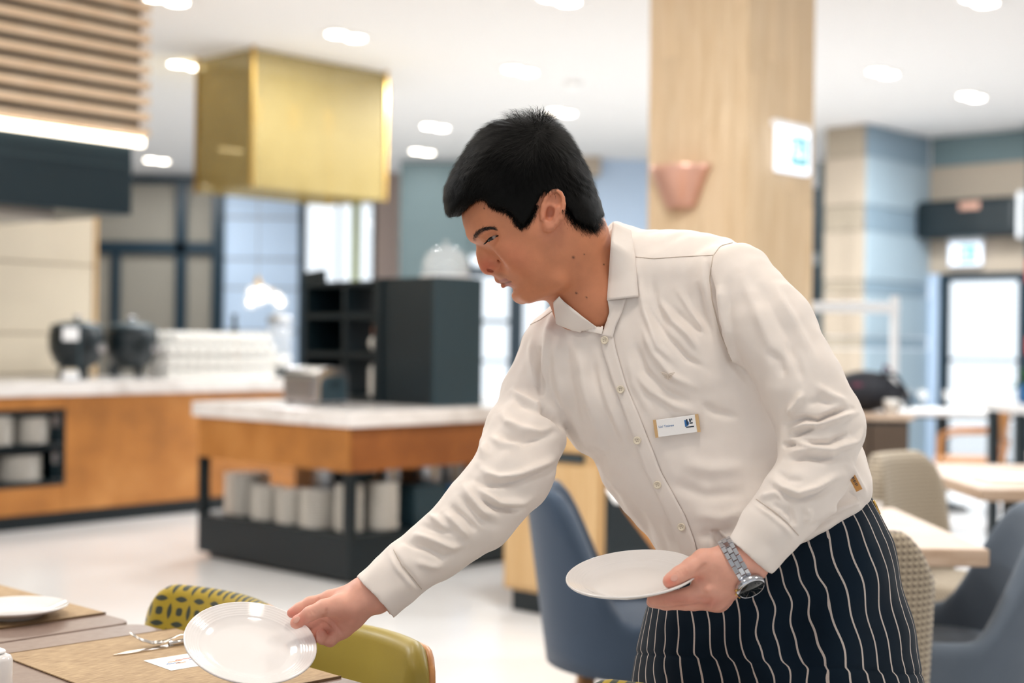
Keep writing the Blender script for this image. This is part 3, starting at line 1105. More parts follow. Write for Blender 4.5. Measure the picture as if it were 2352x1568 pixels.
ap = arch(.24, .2, .07)
m = MB()
m.rings([[(x + .12, 0, z + .012) for x, z in ap], [(x + .12, .3, z + .012) for x, z in ap]])
m.build('body', 'steel', ts, bevel=.008)
ap2 = arch(.17, .14, .05)
m = MB()
m.rings([[(x + .12, -.012, z + .02) for x, z in ap2], [(x + .12, .004, z + .02) for x, z in ap2]])
m.build('end_plate', 'charcoal', ts)
MB().box(-.006, .004, .03, .27, .04, .14).build('side_panel', 'brushed_steel', ts)
for x in (.07, .15):
    MB().box(x - .014, x + .014, .05, .25, .2, .2135).build('slot', 'black_metal', ts)
for x in (.03, .21):
    for y in (.03, .27):
        MB().box(x - .015, x + .015, y - .015, y + .015, 0, .014).build('foot', 'black_metal', ts)
MB().box(.1, .14, -.03, -.008, .11, .125).build('lever', 'black_metal', ts)
# ================================================================== FURNITURE BEHIND
def smooth01(t):
    t = max(0.0, min(1.0, t))
    return t * t * (3 - 2 * t)


def shell_mesh(name, mat, rx, ry, ztop, zarm, zbot, th, lean, phimax, drop0, drop1, n=44, puv=False):
    """curved upholstered shell, open to +x; returns a mesh"""
    rings, pu, pv = [], [], []
    for i in range(n + 1):
        ph = -phimax + 2 * phimax * i / n
        a = abs(ph)
        top = ztop + (zarm - ztop) * smooth01((a - drop0) / (drop1 - drop0))
        ring = []
        prof = []
        for k in range(9):
            z = zbot + (top - th * .5 - zbot) * k / 8
            prof.append((0.0, z))
        for k in range(1, 6):
            b = math.pi * k / 6
            prof.append((-th / 2 + th / 2 * math.cos(b), top - th * .5 + th * .5 * math.sin(b)))
        for k in range(9):
            z = top - th * .5 - (top - th * .5 - zbot) * k / 8
            prof.append((-th, z))
        for dr, z in prof:
            f = 1 + lean * (z - zbot)
            cx = -math.cos(ph)
            x, y = (rx * f + dr) * cx, (ry * f + dr) * math.sin(ph)
            x -= lean * .35 * (z - zbot) * max(0, math.cos(ph))
            ring.append((x, y, z))
            pu.append(ph * (rx + ry) / 2)
            pv.append(z)
        rings.append(ring)
    m = MB().rings(rings)
    me = m.mesh(name)
    me.materials.append(MAT[mat])
    for q in me.polygons:
        q.use_smooth = True
    setattr_v(me, 'pu', pu)
    setattr_v(me, 'pv', pv)
    return me


def superdisc(m, rx, ry, z0, z1, e=.5, n=36, cx=0, cy=0, r=.02):
    def ring(k, z):
        out = []
        for j in range(n):
            a = 2 * math.pi * j / n
            c, s_ = math.cos(a), math.sin(a)
            out.append((cx + (rx - k) * math.copysign(abs(c) ** e, c), cy + (ry - k) * math.copysign(abs(s_) ** e, s_), z))
        return out
    m.rings([ring(r, z0), ring(r * .3, z0 + r * .3), ring(0, z0 + r), ring(0, z1 - r), ring(r * .3, z1 - r * .3), ring(r, z1)])
    return m


def legs4(t, x, y, ztop, mat, spl=.05, r0=.02, r1=.012):
    for sx in (-1, 1):
        for sy in (-1, 1):
            MB().tube([(sx * x, sy * y, ztop), (sx * (x + spl), sy * (y + spl), 0)], [r0, r1], 12).build('leg', mat, t, smooth=True)


def tub_chair(name, label, loc, rz, mat, ztop=.83, group=None, zarm=.53, leg='leg_oak'):
    t = thing(name, label, 'chair', loc, rz, group)
    me = shell_mesh('back_shell', mat, .29, .30, ztop, zarm, .35, .065, .22, 2.15, .55, 1.35)
    obj('back_shell', me, None, t)
    m = superdisc(MB(), .27, .265, .345, .475, .62, cx=.03, r=.03)
    m.build('seat', mat, t, smooth=True)
    legs4(t, .17, .17, .35, leg, .045)
    return t


def slab_chair(name, label, loc, rz, mat='houndstooth', zt=.86, w=.48, group=None):
    """upholstered side chair with tall curved back, faces +x"""
    t = thing(name, label, 'chair', loc, rz, group)
    rings, pu, pv = [], [], []
    n = 24
    for i in range(n + 1):
        s_ = -1 + 2 * i / n
        y = w / 2 * s_
        xb = -.24 + .06 * s_ * s_
        top = zt - .10 * max(0, abs(s_) - .6) ** 2 / .16
        ring = []
        pr = []
        for k in range(8):
            pr.append((-.035, .40 + (top - .04 - .40) * k / 7))
        for k in range(1, 6):
            b = math.pi * k / 6
            pr.append((-.035 * math.cos(b), top - .04 + .04 * math.sin(b)))
        for k in range(8):
            pr.append((.035, top - .04 - (top - .04 - .40) * k / 7))
        for dx, z in pr:
            edge = 1 - .5 * max(0, abs(s_) - .85) / .15
            ring.append((xb + dx * edge - .16 * (z - .4), y, z))
            pu.append(y)
            pv.append(z)
        rings.append(ring)
    m = MB().rings(rings)
    me = m.mesh('backrest')
    me.materials.append(MAT[mat])
    setattr_v(me, 'pu', pu)
    setattr_v(me, 'pv', pv)
    for q in me.polygons:
        q.use_smooth = True
    obj('backrest', me, None, t)
    m = superdisc(MB(), .25, w / 2, .36, .47, .35, cx=.02, r=.03)
    me = m.mesh('seat')
    me.materials.append(MAT[mat])
    setattr_v(me, 'pu', [p_[1] for p_ in m.v])
    setattr_v(me, 'pv', [p_[0] + p_[2] for p_ in m.v])
    for q in me.polygons:
        q.use_smooth = True
    obj('seat', me, None, t)
    legs4(t, .19, w / 2 - .05, .37, 'leg_oak', .03)
    return t


def dining_table(name, label, x0, x1, y0, y1, mat='table_ash', zt=.75, th=.045, group=None, ped=(-.15, 0, .15, .2)):
    cx, cy = (x0 + x1) / 2, (y0 + y1) / 2
    t = thing(name, label, 'table', (cx, cy, 0), 0, group)
    a, b = (x1 - x0) / 2, (y1 - y0) / 2
    MB().box(-a, a, -b, b, zt - th, zt).build('table_top', mat, t, bevel=.006)
    gx, gy, fa, fb = ped
    MB().box(gx - .04, gx + .04, gy - .04, gy + .04, .03, zt - th).build('pedestal', 'black_metal', t)
    MB().box(gx - fa, gx + fa, gy - fb, gy + fb, 0, .03).build('foot_plate', 'black_metal', t, bevel=.006)
    MB().box(-a * .7, a * .7, gy - .03, gy + .03, zt - th - .03, zt - th).build('cross_bar', 'black_metal', t)
    return t


# --- slate tub chair behind the waiter's arm
tub_chair('tub_chair', 'slate-blue tub chair in front of the oak cabinet', (P(1496, 900, 4.05).x, 4.05, 0), math.radians(-2), 'slate_fabric', .845, zarm=.50)
tub_chair('tub_chair', 'grey tub chair at the right-hand table beside the tan chair', (1.10, 3.74, 0), math.radians(172), 'grey_fabric', .835, zarm=.53)
slab_chair('dining_chair', 'tan checked dining chair right behind the waiter', (P(2170, 900, 2.95).x - .28, 3.12, 0), math.radians(90), zt=.885)
slab_chair('dining_chair', 'tan checked dining chair on the far side of the ash table', (P(2108, 900, 4.9).x + .15, 4.78, 0), math.radians(-48), zt=.88, w=.40)
dining_table('dining_table', 'pale ash table between the tan checked chairs', .42, 1.19, 3.52, 4.40, ped=(.02, .30, .10, .12))
dining_table('dining_table', 'pale ash table behind the grey tub chair', 1.66, 2.6, 5.03, 6.1)
for i, (x, y) in enumerate([(.95, 3.75), (.82, 4.1)]):
    t = thing('drinking_glass', ['clear glass on the table corner near the tan chair', 'clear glass at the far side of the ash table'][i], 'glass', (x, y, .75))
    MB().lathe([(1e-4, 0), (.028, 0), (.034, .09), (.032, .09), (.026, .006), (1e-4, .006)], 20).build('body', 'globe_glass', t, smooth=True)
t = thing('napkin', 'folded cream napkin on the ash table behind grey chair', 'napkin', (1.95, 5.4, .75))
MB().box(-.16, .3, -.1, .1, 0, .012).build('cloth', 'paper', t, bevel=.004)
for i in range(2):
    t = thing('drinking_glass', 'small clear glass on the table behind the grey tub chair', 'glass', (2.12 + i * .09, 5.75, .75), 0, 'glasses on the far ash table')
    MB().lathe([(1e-4, 0), (.028, 0), (.034, .08), (.032, .08), (.026, .006), (1e-4, .006)], 16).build('body', 'globe_glass', t, smooth=True)


def wood_chair(label, loc, rz, sc=1.0):
    t = thing('wooden_armchair', label, 'chair', loc, rz)
    superdisc(MB(), .24 * sc, .25 * sc, .43, .47, .4, r=.01).build('seat', 'ply_orange', t, smooth=True)
    rings = []
    for i in range(17):
        s_ = -1 + i / 8
        y = .24 * s_
        x = -.25 + .07 * s_ * s_
        rings.append([(x, y, .60), (x - .02, y, .84 - .03 * s_ * s_), (x - .005, y, .845 - .03 * s_ * s_), (x + .015, y, .60)])
    MB().rings(rings).build('backrest', 'ply_orange', t, smooth=True)
    for sy in (-1, 1):
        MB().tube([(.22, sy * .23, 0), (.2, sy * .24, .62), (.1, sy * .25, .66), (-.2, sy * .22, .67)], .014, 10).build('arm_rail', 'ply_orange', t, smooth=True)
        MB().tube([(-.26, sy * .22, 0), (-.2, sy * .2, .44), (-.24, sy * .17, .62)], .015, 10).build('rear_leg', 'ply_orange', t, smooth=True)
    return t


q = P(2230, 900, 10.0)
wood_chair('orange plywood armchair at the far bright tables', (q.x, q.y, 0), math.radians(165))
q = P(1440, 1165, 5.2)
t = thing('tray_stand', 'folding wooden tray stand with slanted crossed legs behind the waiter', 'stand', (q.x, q.y, 0))
for y in (0, .34):
    MB().tube([(0, y, q.z), (.5, y, .0095)], .016, 8).build('leg', 'ply_orange', t, smooth=True)
    MB().tube([(.5, y + .035, q.z), (0, y + .035, .0095)], .016, 8).build('leg', 'ply_orange', t, smooth=True)
for x in (.0, .5):
    MB().tube([(x, 0, q.z), (x, .375, q.z)], .014, 8).build('rail', 'ply_orange', t, smooth=True)
MB().box(-.05, .55, -.03, .4, q.z + .014, q.z + .03).build('tray', 'white_plastic', t, bevel=.006)
q = P(2150, 900, 10.9)
t = dining_table('bistro_table', 'white topped table with dark pedestal by the glass door', q.x - .35, q.x + .85, q.y - .15, q.y + .5, 'white_plastic', .76, .035)
q0 = P(2132, 900, 10.4)
for i in range(3):
    t = thing('drinking_glass', 'stemmed glass on the white table by the glass door', 'glass', (q.x - .2 + i * .16, q.y + .1 + .12 * (i % 2), .76), 0, 'glasses on the white table')
    MB().lathe([(1e-4, 0), (.035, 0), (.035, .004), (.006, .008), (.005, .07), (.03, .09), (.036, .15), (.034, .15), (.028, .092), (1e-4, .075)], 14).build('body', 'globe_glass', t, smooth=True)

# --- oak cabinet and dark sideboard behind the waiter
OC = G(1386, 1442, 0)
oc = thing('oak_cabinet', 'waist-high pale oak service cabinet on a black plinth', 'cabinet', (OC.x, OC.y, 0), YAW)
MB().box(.03, .56, .03, .58, 0, .10).build('plinth', 'black_metal', oc)
MB().box(0, .6, 0, .61, .10, .93).build('carcass', 'cabinet_oak', oc, bevel=.004)
MB().box(-.018, 0, .02, .59, .12, .70).build('door', 'cabinet_oak', oc, bevel=.002)
MB().box(-.018, 0, .02, .59, .76, .92).build('drawer', 'cabinet_oak', oc, bevel=.002)
MB().box(-.016, .0, .12, .40, .715, .748).build('grip_recess', 'charcoal', oc)
MB().box(.0, .6, -.016, -.001, .10, .635).build('end_panel', 'black_laminate', oc)
MB().box(.0, .6, -.018, -.001, .635, .67).build('end_strip', 'white_plastic', oc)
MB().box(-.01, .62, -.02, .62, .93, .955).build('cabinet_top', 'cabinet_oak', oc, bevel=.004)
q = OC + Uv * .68 - Vv * .0
ds = thing('dark_sideboard', 'low black sideboard with white top next to the oak cabinet', 'sideboard', (q.x, q.y, 0), YAW)
MB().box(0, .46, .02, .5, 0, .60).build('carcass', 'black_laminate', ds, bevel=.004)
for i in range(2):
    MB().box(.01 + i * .225, .225 + i * .225, .0, .018, .04, .58).build('door', 'black_laminate', ds, bevel=.003)
MB().box(-.02, .48, -.02, .52, .60, .64).build('top_board', 'white_plastic', ds, bevel=.004)

# --- right: brown sideboard with bag, white rail, far plant
S0 = P(2088, 960, 7.3)
sb = thing('brown_sideboard', 'dark brown sideboard with pale top behind the waiter', 'sideboard', (S0.x, 7.3, 0))
zt = P(2060, 952, 7.3).z
MB().box(-.4, 0, 0, .5, .1, zt - .03).build('carcass', 'black_laminate', sb)
simple('brown_panel', '#4d3d2f', .5)
for i in range(2):
    MB().box(-.198 - i * .2, -.005 - i * .2, -.018, 0, .38, zt - .05).build('door', 'brown_panel', sb, bevel=.003)
    MB().box(-.198 - i * .2, -.005 - i * .2, -.012, 0, .1, .37).build('drawer', 'dark_frame', sb, bevel=.003)
MB().box(-.36, -.04, .04, .46, 0, .1).build('plinth', 'black_metal', sb)
MB().box(-.42, .02, -.03, .52, zt - .03, zt).build('top_board', 'table_ash', sb, bevel=.004)
b0 = P(1975, 915, 7.5)
bag = thing('backpack', 'black backpack with dark red trim lying on the brown sideboard', 'bag', (b0.x + .04, 7.56, zt))
m = MB()
for (c, r, sc) in [((0, 0, .11), .13, (1.35, .9, .85))]:
    m.ball(c, r, 20, 14, sc)
m.v = [(x, y, max(z, .0)) for x, y, z in m.v]
m.build('body', 'bag_black', bag, smooth=True)
MB().ball((-.04, -.07, .14), .055, 14, 10, (1.2, .7, .5)).build('front_pocket', 'bag_red', bag, smooth=True)
MB().ball((.13, -.02, .08), .08, 14, 10, (1, .9, 1)).build('side_pocket', 'bag_black', bag, smooth=True)
MB().tube([(.05, -.04, .2), (.14, -.08, .2), (.2, -.1, .1), (.21, -.1, .02)], .012, 8).build('strap', 'bag_black', bag, smooth=True)
MB().tube([(.09, -.02, .2), (.10, -.03, .25), (.13, -.03, .22)], .01, 8).build('top_loop', 'bag_red', bag, smooth=True)
t = thing('coffee_cup', 'white cup standing on the brown sideboard by the backpack', 'cup', (P(2044, 930, 7.4).x, 7.37, zt))
MB().lathe([(1e-4, 0), (.025, 0), (.028, .004), (.038, .06), (.041, .075), (.038, .075), (.033, .02), (1e-4, .008)], 20).build('body', 'ceramic_white', t, smooth=True)
MB().tube([(.037, 0, .06), (.058, 0, .055), (.055, 0, .03), (.032, 0, .024)], .005, 8).build('handle', 'ceramic_white', t, smooth=True)

rq = P(2053, 900, 9.2)
zr = P(2053, 680, 9.2).z
rl = thing('white_rail', 'white metal clothes rail standing before the stone pier', 'clothes rail', (rq.x, 9.2, 0))
for x in (0, -1.15):
    MB().tube([(x, 0, .02), (x, 0, zr)], .028, 12).build('post', 'white_metal', rl, smooth=True)
    MB().box(x - .02, x + .02, -.25, .25, 0, .03).build('foot', 'white_metal', rl, bevel=.006)
MB().box(-1.2, .03, -.012, .012, zr - .11, zr - .04).build('cross_bar', 'white_metal', rl, bevel=.004)

pq = P(1872, 575, 14.2)
spk = thing('column_speaker', 'slim black column loudspeaker mounted beside the oak column', 'speaker', (pq.x, 14.2, pq.z))
for i, (z0, z1) in enumerate([(-.62, -.14), (-.02, .62)]):
    MB().box(-.055, .055, -.06, .05, z0, z1).build('cabinet', 'black_metal', spk, bevel=.02)
MB().tube([(0, 0, -1.4), (0, 0, 1.1)], .02, 8).build('pole', 'steel', spk)
MB().box(-.25, .25, -.25, .25, -pq.z, -pq.z + .03).build('floor_plate', 'black_metal', spk)
MB().tube([(0, 0, -pq.z + .03), (0, 0, -1.3)], .02, 8).build('lower_pole', 'steel', spk)

hq = P(2380, 920, 9.0)
zhp = P(2340, 925, 9.0).z
ht = thing('high_table', 'white topped dark table carrying the plant', 'table', (hq.x, 8.9, 0))
MB().box(-.28, .5, -.3, .3, zhp - .05, zhp).build('table_top', 'white_plastic', ht, bevel=.006)
for x in (-.22, .42):
    for y in (-.24, .24):
        MB().box(x - .03, x + .03, y - .03, y + .03, 0, zhp - .05).build('leg', 'black_metal', ht)
pl = thing('potted_plant', 'leafy green plant in a blue pot on the dark high table', 'plant', (P(2338, 900, 9.0).x + .03, 8.9, zhp))
MB().lathe([(1e-4, 0), (.05, 0), (.065, .1), (.07, .1), (.07, .12), (.06, .12), (.05, .105), (1e-4, .1)], 20).build('pot', 'blue_plastic', pl, smooth=True)
for i in range(26):
    a, e_ = random.uniform(0, 6.28), random.uniform(.3, 1.3)
    L = random.uniform(.12, .22)
    d = Vector((math.cos(a) * math.cos(e_), math.sin(a) * math.cos(e_), math.sin(e_)))
    side = d.cross(Vector((0, 0, 1))).normalized()
    base = Vector((0, 0, .1))
    rings = []
    for k in range(6):
        s_ = k / 5
        c = base + d * L * s_ + Vector((0, 0, -.08 * s_ * s_))
        wd = .026 * math.sin(math.pi * min(.98, s_ * .9 + .08)) + .002
        rings.append([c - side * wd, c + Vector((0, 0, .004)), c + side * wd, c - Vector((0, 0, .002))])
    MB().rings(rings).build('leaf', 'leaf_green', pl, smooth=True)

# ================================================================== FOREGROUND TABLES
def loc2(p):
    return p.dot(Uv), p.dot(Vv)


bx_, by_ = loc2(G(312, 1428, .75))
XE = bx_


def round_rect(x0, x1, y0, y1, r, n=5):
    pts = []
    for cx, cy, a0 in ((x1 - r, y1 - r, 0), (x0 + r, y1 - r, 90), (x0 + r, y0 + r, 180), (x1 - r, y0 + r, 270)):
        for i in range(n + 1):
            a = math.radians(a0 + 90 * i / n)
            pts.append((cx + r * math.cos(a), cy + r * math.sin(a)))
    return pts


def fg_table(label, y0, y1):
    t = thing('restaurant_table', label, 'table', (0, 0, 0), YAW)
    cx, cy = XE - .375, (y0 + y1) / 2
    c = Uv * cx + Vv * cy
    t.location = c
    MB().prism(round_rect(-.375, .375, y0 - cy, y1 - cy, .035), .725, .75).build('table_top', 'table_top', t, bevel=.003)
    MB().box(-.2, -.11, -.045, .045, .03, .70).build('pedestal', 'black_metal', t)
    MB().box(-.3, -.01, -.25, .25, 0, .03).build('foot_plate', 'black_metal', t, bevel=.006)
    MB().box(-.25, .25, -.2, .2, .70, .725).build('top_bracket', 'black_metal', t)
    return t


fg_table('brown table carrying the mat with fork and card', by_ - .86, by_ - .004)
fg_table('brown table carrying the mat with only a plate on it', by_ + .004, by_ + .8)


def placemat(label, cpt, rz, a=.30, b=.45):
    t = thing('placemat', label, 'placemat', (cpt.x, cpt.y, .75), rz)
    m = MB()
    nx_, ny_ = 8, 12
    rings = []
    m.box(-a / 2, a / 2, -b / 2, b / 2, .0004, .003)
    m.build('woven_cloth', 'woven_mat', t, bevel=.001)
    simple('mat_hem', '#6b5236', .8) if 'mat_hem' not in MAT else None
    for y in (-1, 1):
        MB().box(-a / 2, a / 2, y * b / 2 - .0012, y * b / 2 + .0012, .0003, .0036).build('hem', 'mat_hem', t)
    return t


mA, mB_, mC = G(20, 1505, .753), G(425, 1444, .753), G(762, 1550, .753)
mcen = (mA + mC) / 2
ang = math.atan2((mB_ - mA).y, (mB_ - mA).x)
wA, wB = (mB_ - mA).length, (mC - mB_).length
print('mat', wA, wB, math.degrees(ang))
MATROT = ang
placemat('straw-coloured woven placemat under the fork and card', mcen, ang, .31, .46)
mr = G(243, 1406, .753)
c2 = mr - Uv * .155 + Vv * .23
placemat('straw-coloured woven placemat under the resting plate', c2, YAW, .31, .46)

# plates
def fine_plate(r=.091, n=72):
    k = r / .091
    prof = [(1e-4, .0035), (.040, .0035), (.043, 0), (.050, 0), (.053, .004), (.066, .0075), (.082, .013), (.0895, .0165), (.091, .0182), (.0905, .0197), (.089, .0200)]
    z = .0195
    x = .0885
    for i in range(6):                  # fine concentric ribs on the rim
        prof += [(x, z), (x - .0010, z - .0002), (x - .0016, z - .0007)]
        x -= .0036
        z -= .0014
    prof += [(.064, .0098), (.060, .0083), (.056, .0068), (.052, .0062), (.03, .0060), (1e-4, .0060)]
    return MB().lathe([(a * k, b * k) for a, b in prof], n)


plm = fine_plate().mesh('dinner_plate')
plm.materials.append(MAT['white_porcelain'])
for q in plm.polygons:
    q.use_smooth = True


def put_plate(label, center, normal):
    o = bpy.data.objects.new('side_plate', plm)
    C.objects.link(o)
    qn = Vector((0, 0, 1)).rotation_difference(normal.normalized())
    o.rotation_mode = 'QUATERNION'
    o.rotation_quaternion = qn
    o.location = center - normal.normalized() * .014
    tag(o, label, 'plate')
    return o


pc = G(34, 1397, .767)
put_plate('white plate resting on the placemat without cutlery', Vector((pc.x, pc.y, .7675)), Vector((0, 0, 1)))


def tilt_normal(px, py, D, ratio, slope_deg):
    c = P(px, py, D)
    tc = (CAM - c).normalized()
    a = math.radians(slope_deg)
    up = UP * math.cos(a) + RX * math.sin(a)
    up = (up - tc * up.dot(tc)).normalized()
    return c, tc * ratio + up * math.sqrt(1 - ratio * ratio)


PLD, PRD = 1.95, 1.93
cL, nL = tilt_normal(575, 1480, PLD, .60, 10)
put_plate('white plate held out over the table in the reaching hand', cL, nL)
cR, nR = tilt_normal(1453, 1323, PRD, .345, -6)
put_plate('white plate held against the apron in the hand with the watch', cR, nR)

# cutlery and card on the near mat
def on_mat(px, py, dz=0.0):
    g = G(px, py, .7535 + dz)
    return g


kn0, kn1 = on_mat(260, 1506), on_mat(470, 1472)
kd = (kn1 - kn0).normalized()
kn = thing('table_knife', 'steel table knife lying under the fork on the placemat', 'knife', kn0, math.atan2(kd.y, kd.x))
blade = [(0, .001), (.03, .009), (.09, .0105), (.105, .008), (.105, -.004), (.09, -.006), (.03, -.005), (.006, -.001)]
MB().prism(blade, 0, .0016).build('blade', 'fork_steel', kn)
MB().tube([(.1, .002, .0042), (.13, .002, .005), (.2, .001, .0056), (.212, .001, .005)], [.004, .0048, .0055, .003], 8).build('handle', 'fork_steel', kn, smooth=True)
f0, f1 = on_mat(297, 1486), on_mat(470, 1477)
fdv = (f1 - f0)
fdv.z = 0
fdv.normalize()
fk = thing('table_fork', 'steel table fork lying across the knife on the placemat', 'fork', f0 + Vector((0, 0, .003)), math.atan2(fdv.y, fdv.x))
for i in range(4):
    y = -.0085 + i * .0057
    pts = [(0, y, .020), (.018, y, .008), (.035, y, .0025), (.048, y * .95, .0025)]
    MB().tube(pts, [.0006, .0011, .0013, .0014], 6).build('tine', 'fork_steel', fk, smooth=True)
rings = []
for x, w_, z in [(.045, .0105, .0025), (.055, .0105, .003), (.066, .006, .007), (.078, .0035, .012), (.11, .0032, .013), (.15, .005, .008), (.185, .0068, .0045), (.195, .004, .004)]:
    rings.append([(x, -w_, z), (x, -w_ * .6, z + .0016), (x, w_ * .6, z + .0016), (x, w_, z), (x, 0, z - .0008)])
MB().rings(rings).build('handle', 'fork_steel', fk, smooth=True)
cc = [on_mat(337, 1516), on_mat(452, 1498), on_mat(505, 1522), on_mat(384, 1540)]
cx_ = sum((q_ for q_ in cc), Vector()) / 4
cdv = (cc[1] - cc[0]).normalized()
cw_, ch_ = .5 * ((cc[1] - cc[0]).length + (cc[2] - cc[3]).length), .5 * ((cc[3] - cc[0]).length + (cc[2] - cc[1]).length)
cd_ = thing('paper_card', 'white printed paper card lying on the placemat', 'card', (cx_.x, cx_.y, .7532), math.atan2(cdv.y, cdv.x))
MB().box(-cw_ / 2, cw_ / 2, -ch_ / 2, ch_ / 2, 0, .0006).build('sheet', 'paper', cd_)


def scrawl(x0, y0, n, mat, amp=.0016, dx=.0028):
    pts = [(x0 + i * dx, y0 + amp * (1 if i % 2 else -1) * (.6 + .4 * math.sin(i * 1.7)), .0009) for i in range(n)]
    MB().tube(pts, .0007, 5).build('handwriting', mat, cd_)


scrawl(-.022, .006, 9, 'ink_orange')
scrawl(-.030, -.004, 9, 'ink_pale_blue', .0022)
scrawl(-.006, .012, 12, 'ink_red')
scrawl(-.016, -.008, 7, 'ink_orange')
scrawl(.012, .002, 9, 'ink_pale_blue')
wc = P(-66, 1500, 1.9)
t = thing('sugar_holder', 'white rounded porcelain sugar holder at the table edge', 'holder', (wc.x, wc.y, .75), YAW)
superdisc(MB(), .05, .035, 0, .072, .5, r=.008).build('body', 'white_porcelain', t, smooth=True)
superdisc(MB(), .042, .027, .0725, .077, .5, r=.002).build('packets', 'paper', t, smooth=True)


# shell chairs at the table: plywood outside, pad inside
def shell_chair(label, loc, rz, pad, zt=.80, w=.37):
    t = thing('shell_chair', label, 'chair', loc, rz)
    for nm, mt, o0, o1, ext in (('plywood_back', 'ply_orange', -.012, 0.0, -.002), ('back_pad', pad, 0.0005, .034, .0)):
        rings, pu, pv = [], [], []
        n = 28
        for i in range(n + 1):
            s_ = -1 + 2 * i / n
            ww = w + ext * 2
            y = ww / 2 * s_
            xb = -.20 + .055 * (s_ * .98) ** 2
            nx_, ny_ = 1.0, -.30 * s_
            L = math.hypot(nx_, ny_)
            nx_, ny_ = nx_ / L, ny_ / L
            top = zt + ext * 5 - .045 * max(0, abs(s_) - .72) ** 2 / .078
            bot = .47
            pr = []
            r = (o1 - o0) / 2 if o1 - o0 > .02 else .004
            fade = 1.0 if nm == 'plywood_back' else (1 - .75 * max(0, abs(s_) - .88) / .12)
            for k in range(9):
                pr.append((o0, bot + (top - r - bot) * k / 8))
            for k in range(1, 6):
                b = math.pi * k / 6
                pr.append(((o0 + o1) / 2 - (o1 - o0) / 2 * math.cos(b), top - r + r * math.sin(b)))
            for k in range(9):
                pr.append((o1, top - r - (top - r - bot) * k / 8))
            ring = []
            for d_, z in pr:
                d2 = d_ * (fade if d_ > 0 else 1)
                ring.append((xb + nx_ * d2 - .22 * (z - bot), y + ny_ * d2, z))
                pu.append(y * 1.04)
                pv.append(z)
            rings.append(ring)
        m = MB().rings(rings)
        me = m.mesh(nm)
        me.materials.append(MAT[mt])
        setattr_v(me, 'pu', pu)
        setattr_v(me, 'pv', pv)
        for q in me.polygons:
            q.use_smooth = True
        obj(nm, me, None, t)
    m = superdisc(MB(), .2, w / 2, .415, .47, .4, cx=.0, r=.02)
    me = m.mesh('seat')
    me.materials.append(MAT[pad])
    setattr_v(me, 'pu', [p_[1] for p_ in m.v])
    setattr_v(me, 'pv', [p_[0] for p_ in m.v])
    for q in me.polygons:
        q.use_smooth = True
    obj('seat_pad', me, None, t)
    superdisc(MB(), .2, w / 2, .40, .4145, .4, cx=.0, r=.004).build('seat_board', 'ply_orange', t, smooth=True)
    legs4(t, .14, w / 2 - .05, .40, 'leg_oak', .03, .017, .011)
    return t


XB = XE + .13
# chair frames: local +x looks towards the table (-U)
def chair_at(label, ymid, pad, zt, xb=XB, yaw=YAW + math.pi, w=.37):
    c = Uv * (xb - .27) + Vv * ymid
    return shell_chair(label, (c.x, c.y, 0), yaw, pad, zt, w)


yA = loc2(P(420, 1338, 2.64))[1]
yB = loc2(P(1048, 1470, 2.115))[1]
print('chair y', yA, yB, XB)
chair_at('chair with mustard petal-patterned back beyond the table', yA - .185, 'petal_fabric', .805)
chair_at('chair with plain olive leather back beyond the table', yB + .185, 'olive_leather', .80, XB + .0)
cC = P(1352, 1543, 1.90)
cu_, cv_ = loc2(cC)
chair_at('chair with mustard petal-patterned back close beside the apron', cv_ - .175, 'petal_fabric', cC.z, cu_ + .03)
# ================================================================== THE WAITER
# --- implicit surface toolkit -------------------------------------------------
CAMa = np.array(CAM)
RXa, UPa = np.array(RX), np.array(UP)


def proj(X, Y, Z):
    dx, dz = X - CAMa[0], Z - CAMa[2]
    a = dx * RXa[0] + dz * RXa[2]
    b = dx * UPa[0] + dz * UPa[2]
    return 1176 + FPX * a / Y, 784 - FPX * b / Y


def smin(a, b, k):
    if k <= 0:
        return np.minimum(a, b)
    h = np.clip(.5 + .5 * (b - a) / k, 0, 1)
    return b * (1 - h) + a * h - k * h * (1 - h)


class Prim:
    def __init__(s, f, c, r, op='u', k=.01):
        s.f, s.c, s.r, s.op, s.k = f, np.array(c, float), r, op, k


def cone(p0, r0, p1, r1, k=.01, op='u', flat=None):
    """round cone between two points; flat=(axis, scale) squashes it"""
    a, b = np.array(p0, float), np.array(p1, float)
    d = b - a
    L2 = float(d @ d) + 1e-12
    if flat is not None:
        nx = np.array(flat[0], float)
        nx /= np.linalg.norm(nx)
        sc = flat[1]

    def f(X, Y, Z):
        qx, qy, qz = X - a[0], Y - a[1], Z - a[2]
        t = np.clip((qx * d[0] + qy * d[1] + qz * d[2]) / L2, 0, 1)
        ex, ey, ez = qx - t * d[0], qy - t * d[1], qz - t * d[2]
        if flat is not None:
            g = (ex * nx[0] + ey * nx[1] + ez * nx[2]) * (1 / sc - 1)
            ex, ey, ez = ex + g * nx[0], ey + g * nx[1], ez + g * nx[2]
        return np.sqrt(ex * ex + ey * ey + ez * ez) - (r0 + t * (r1 - r0))
    return Prim(f, (a + b) / 2, math.sqrt(L2) / 2 + max(r0, r1), op, k)


def chain(pts, k=.01):
    """pts: list of (point, radius)"""
    return [cone(pts[i][0], pts[i][1], pts[i + 1][0], pts[i + 1][1], k if i == 0 else min(k, .004)) for i in range(len(pts) - 1)]


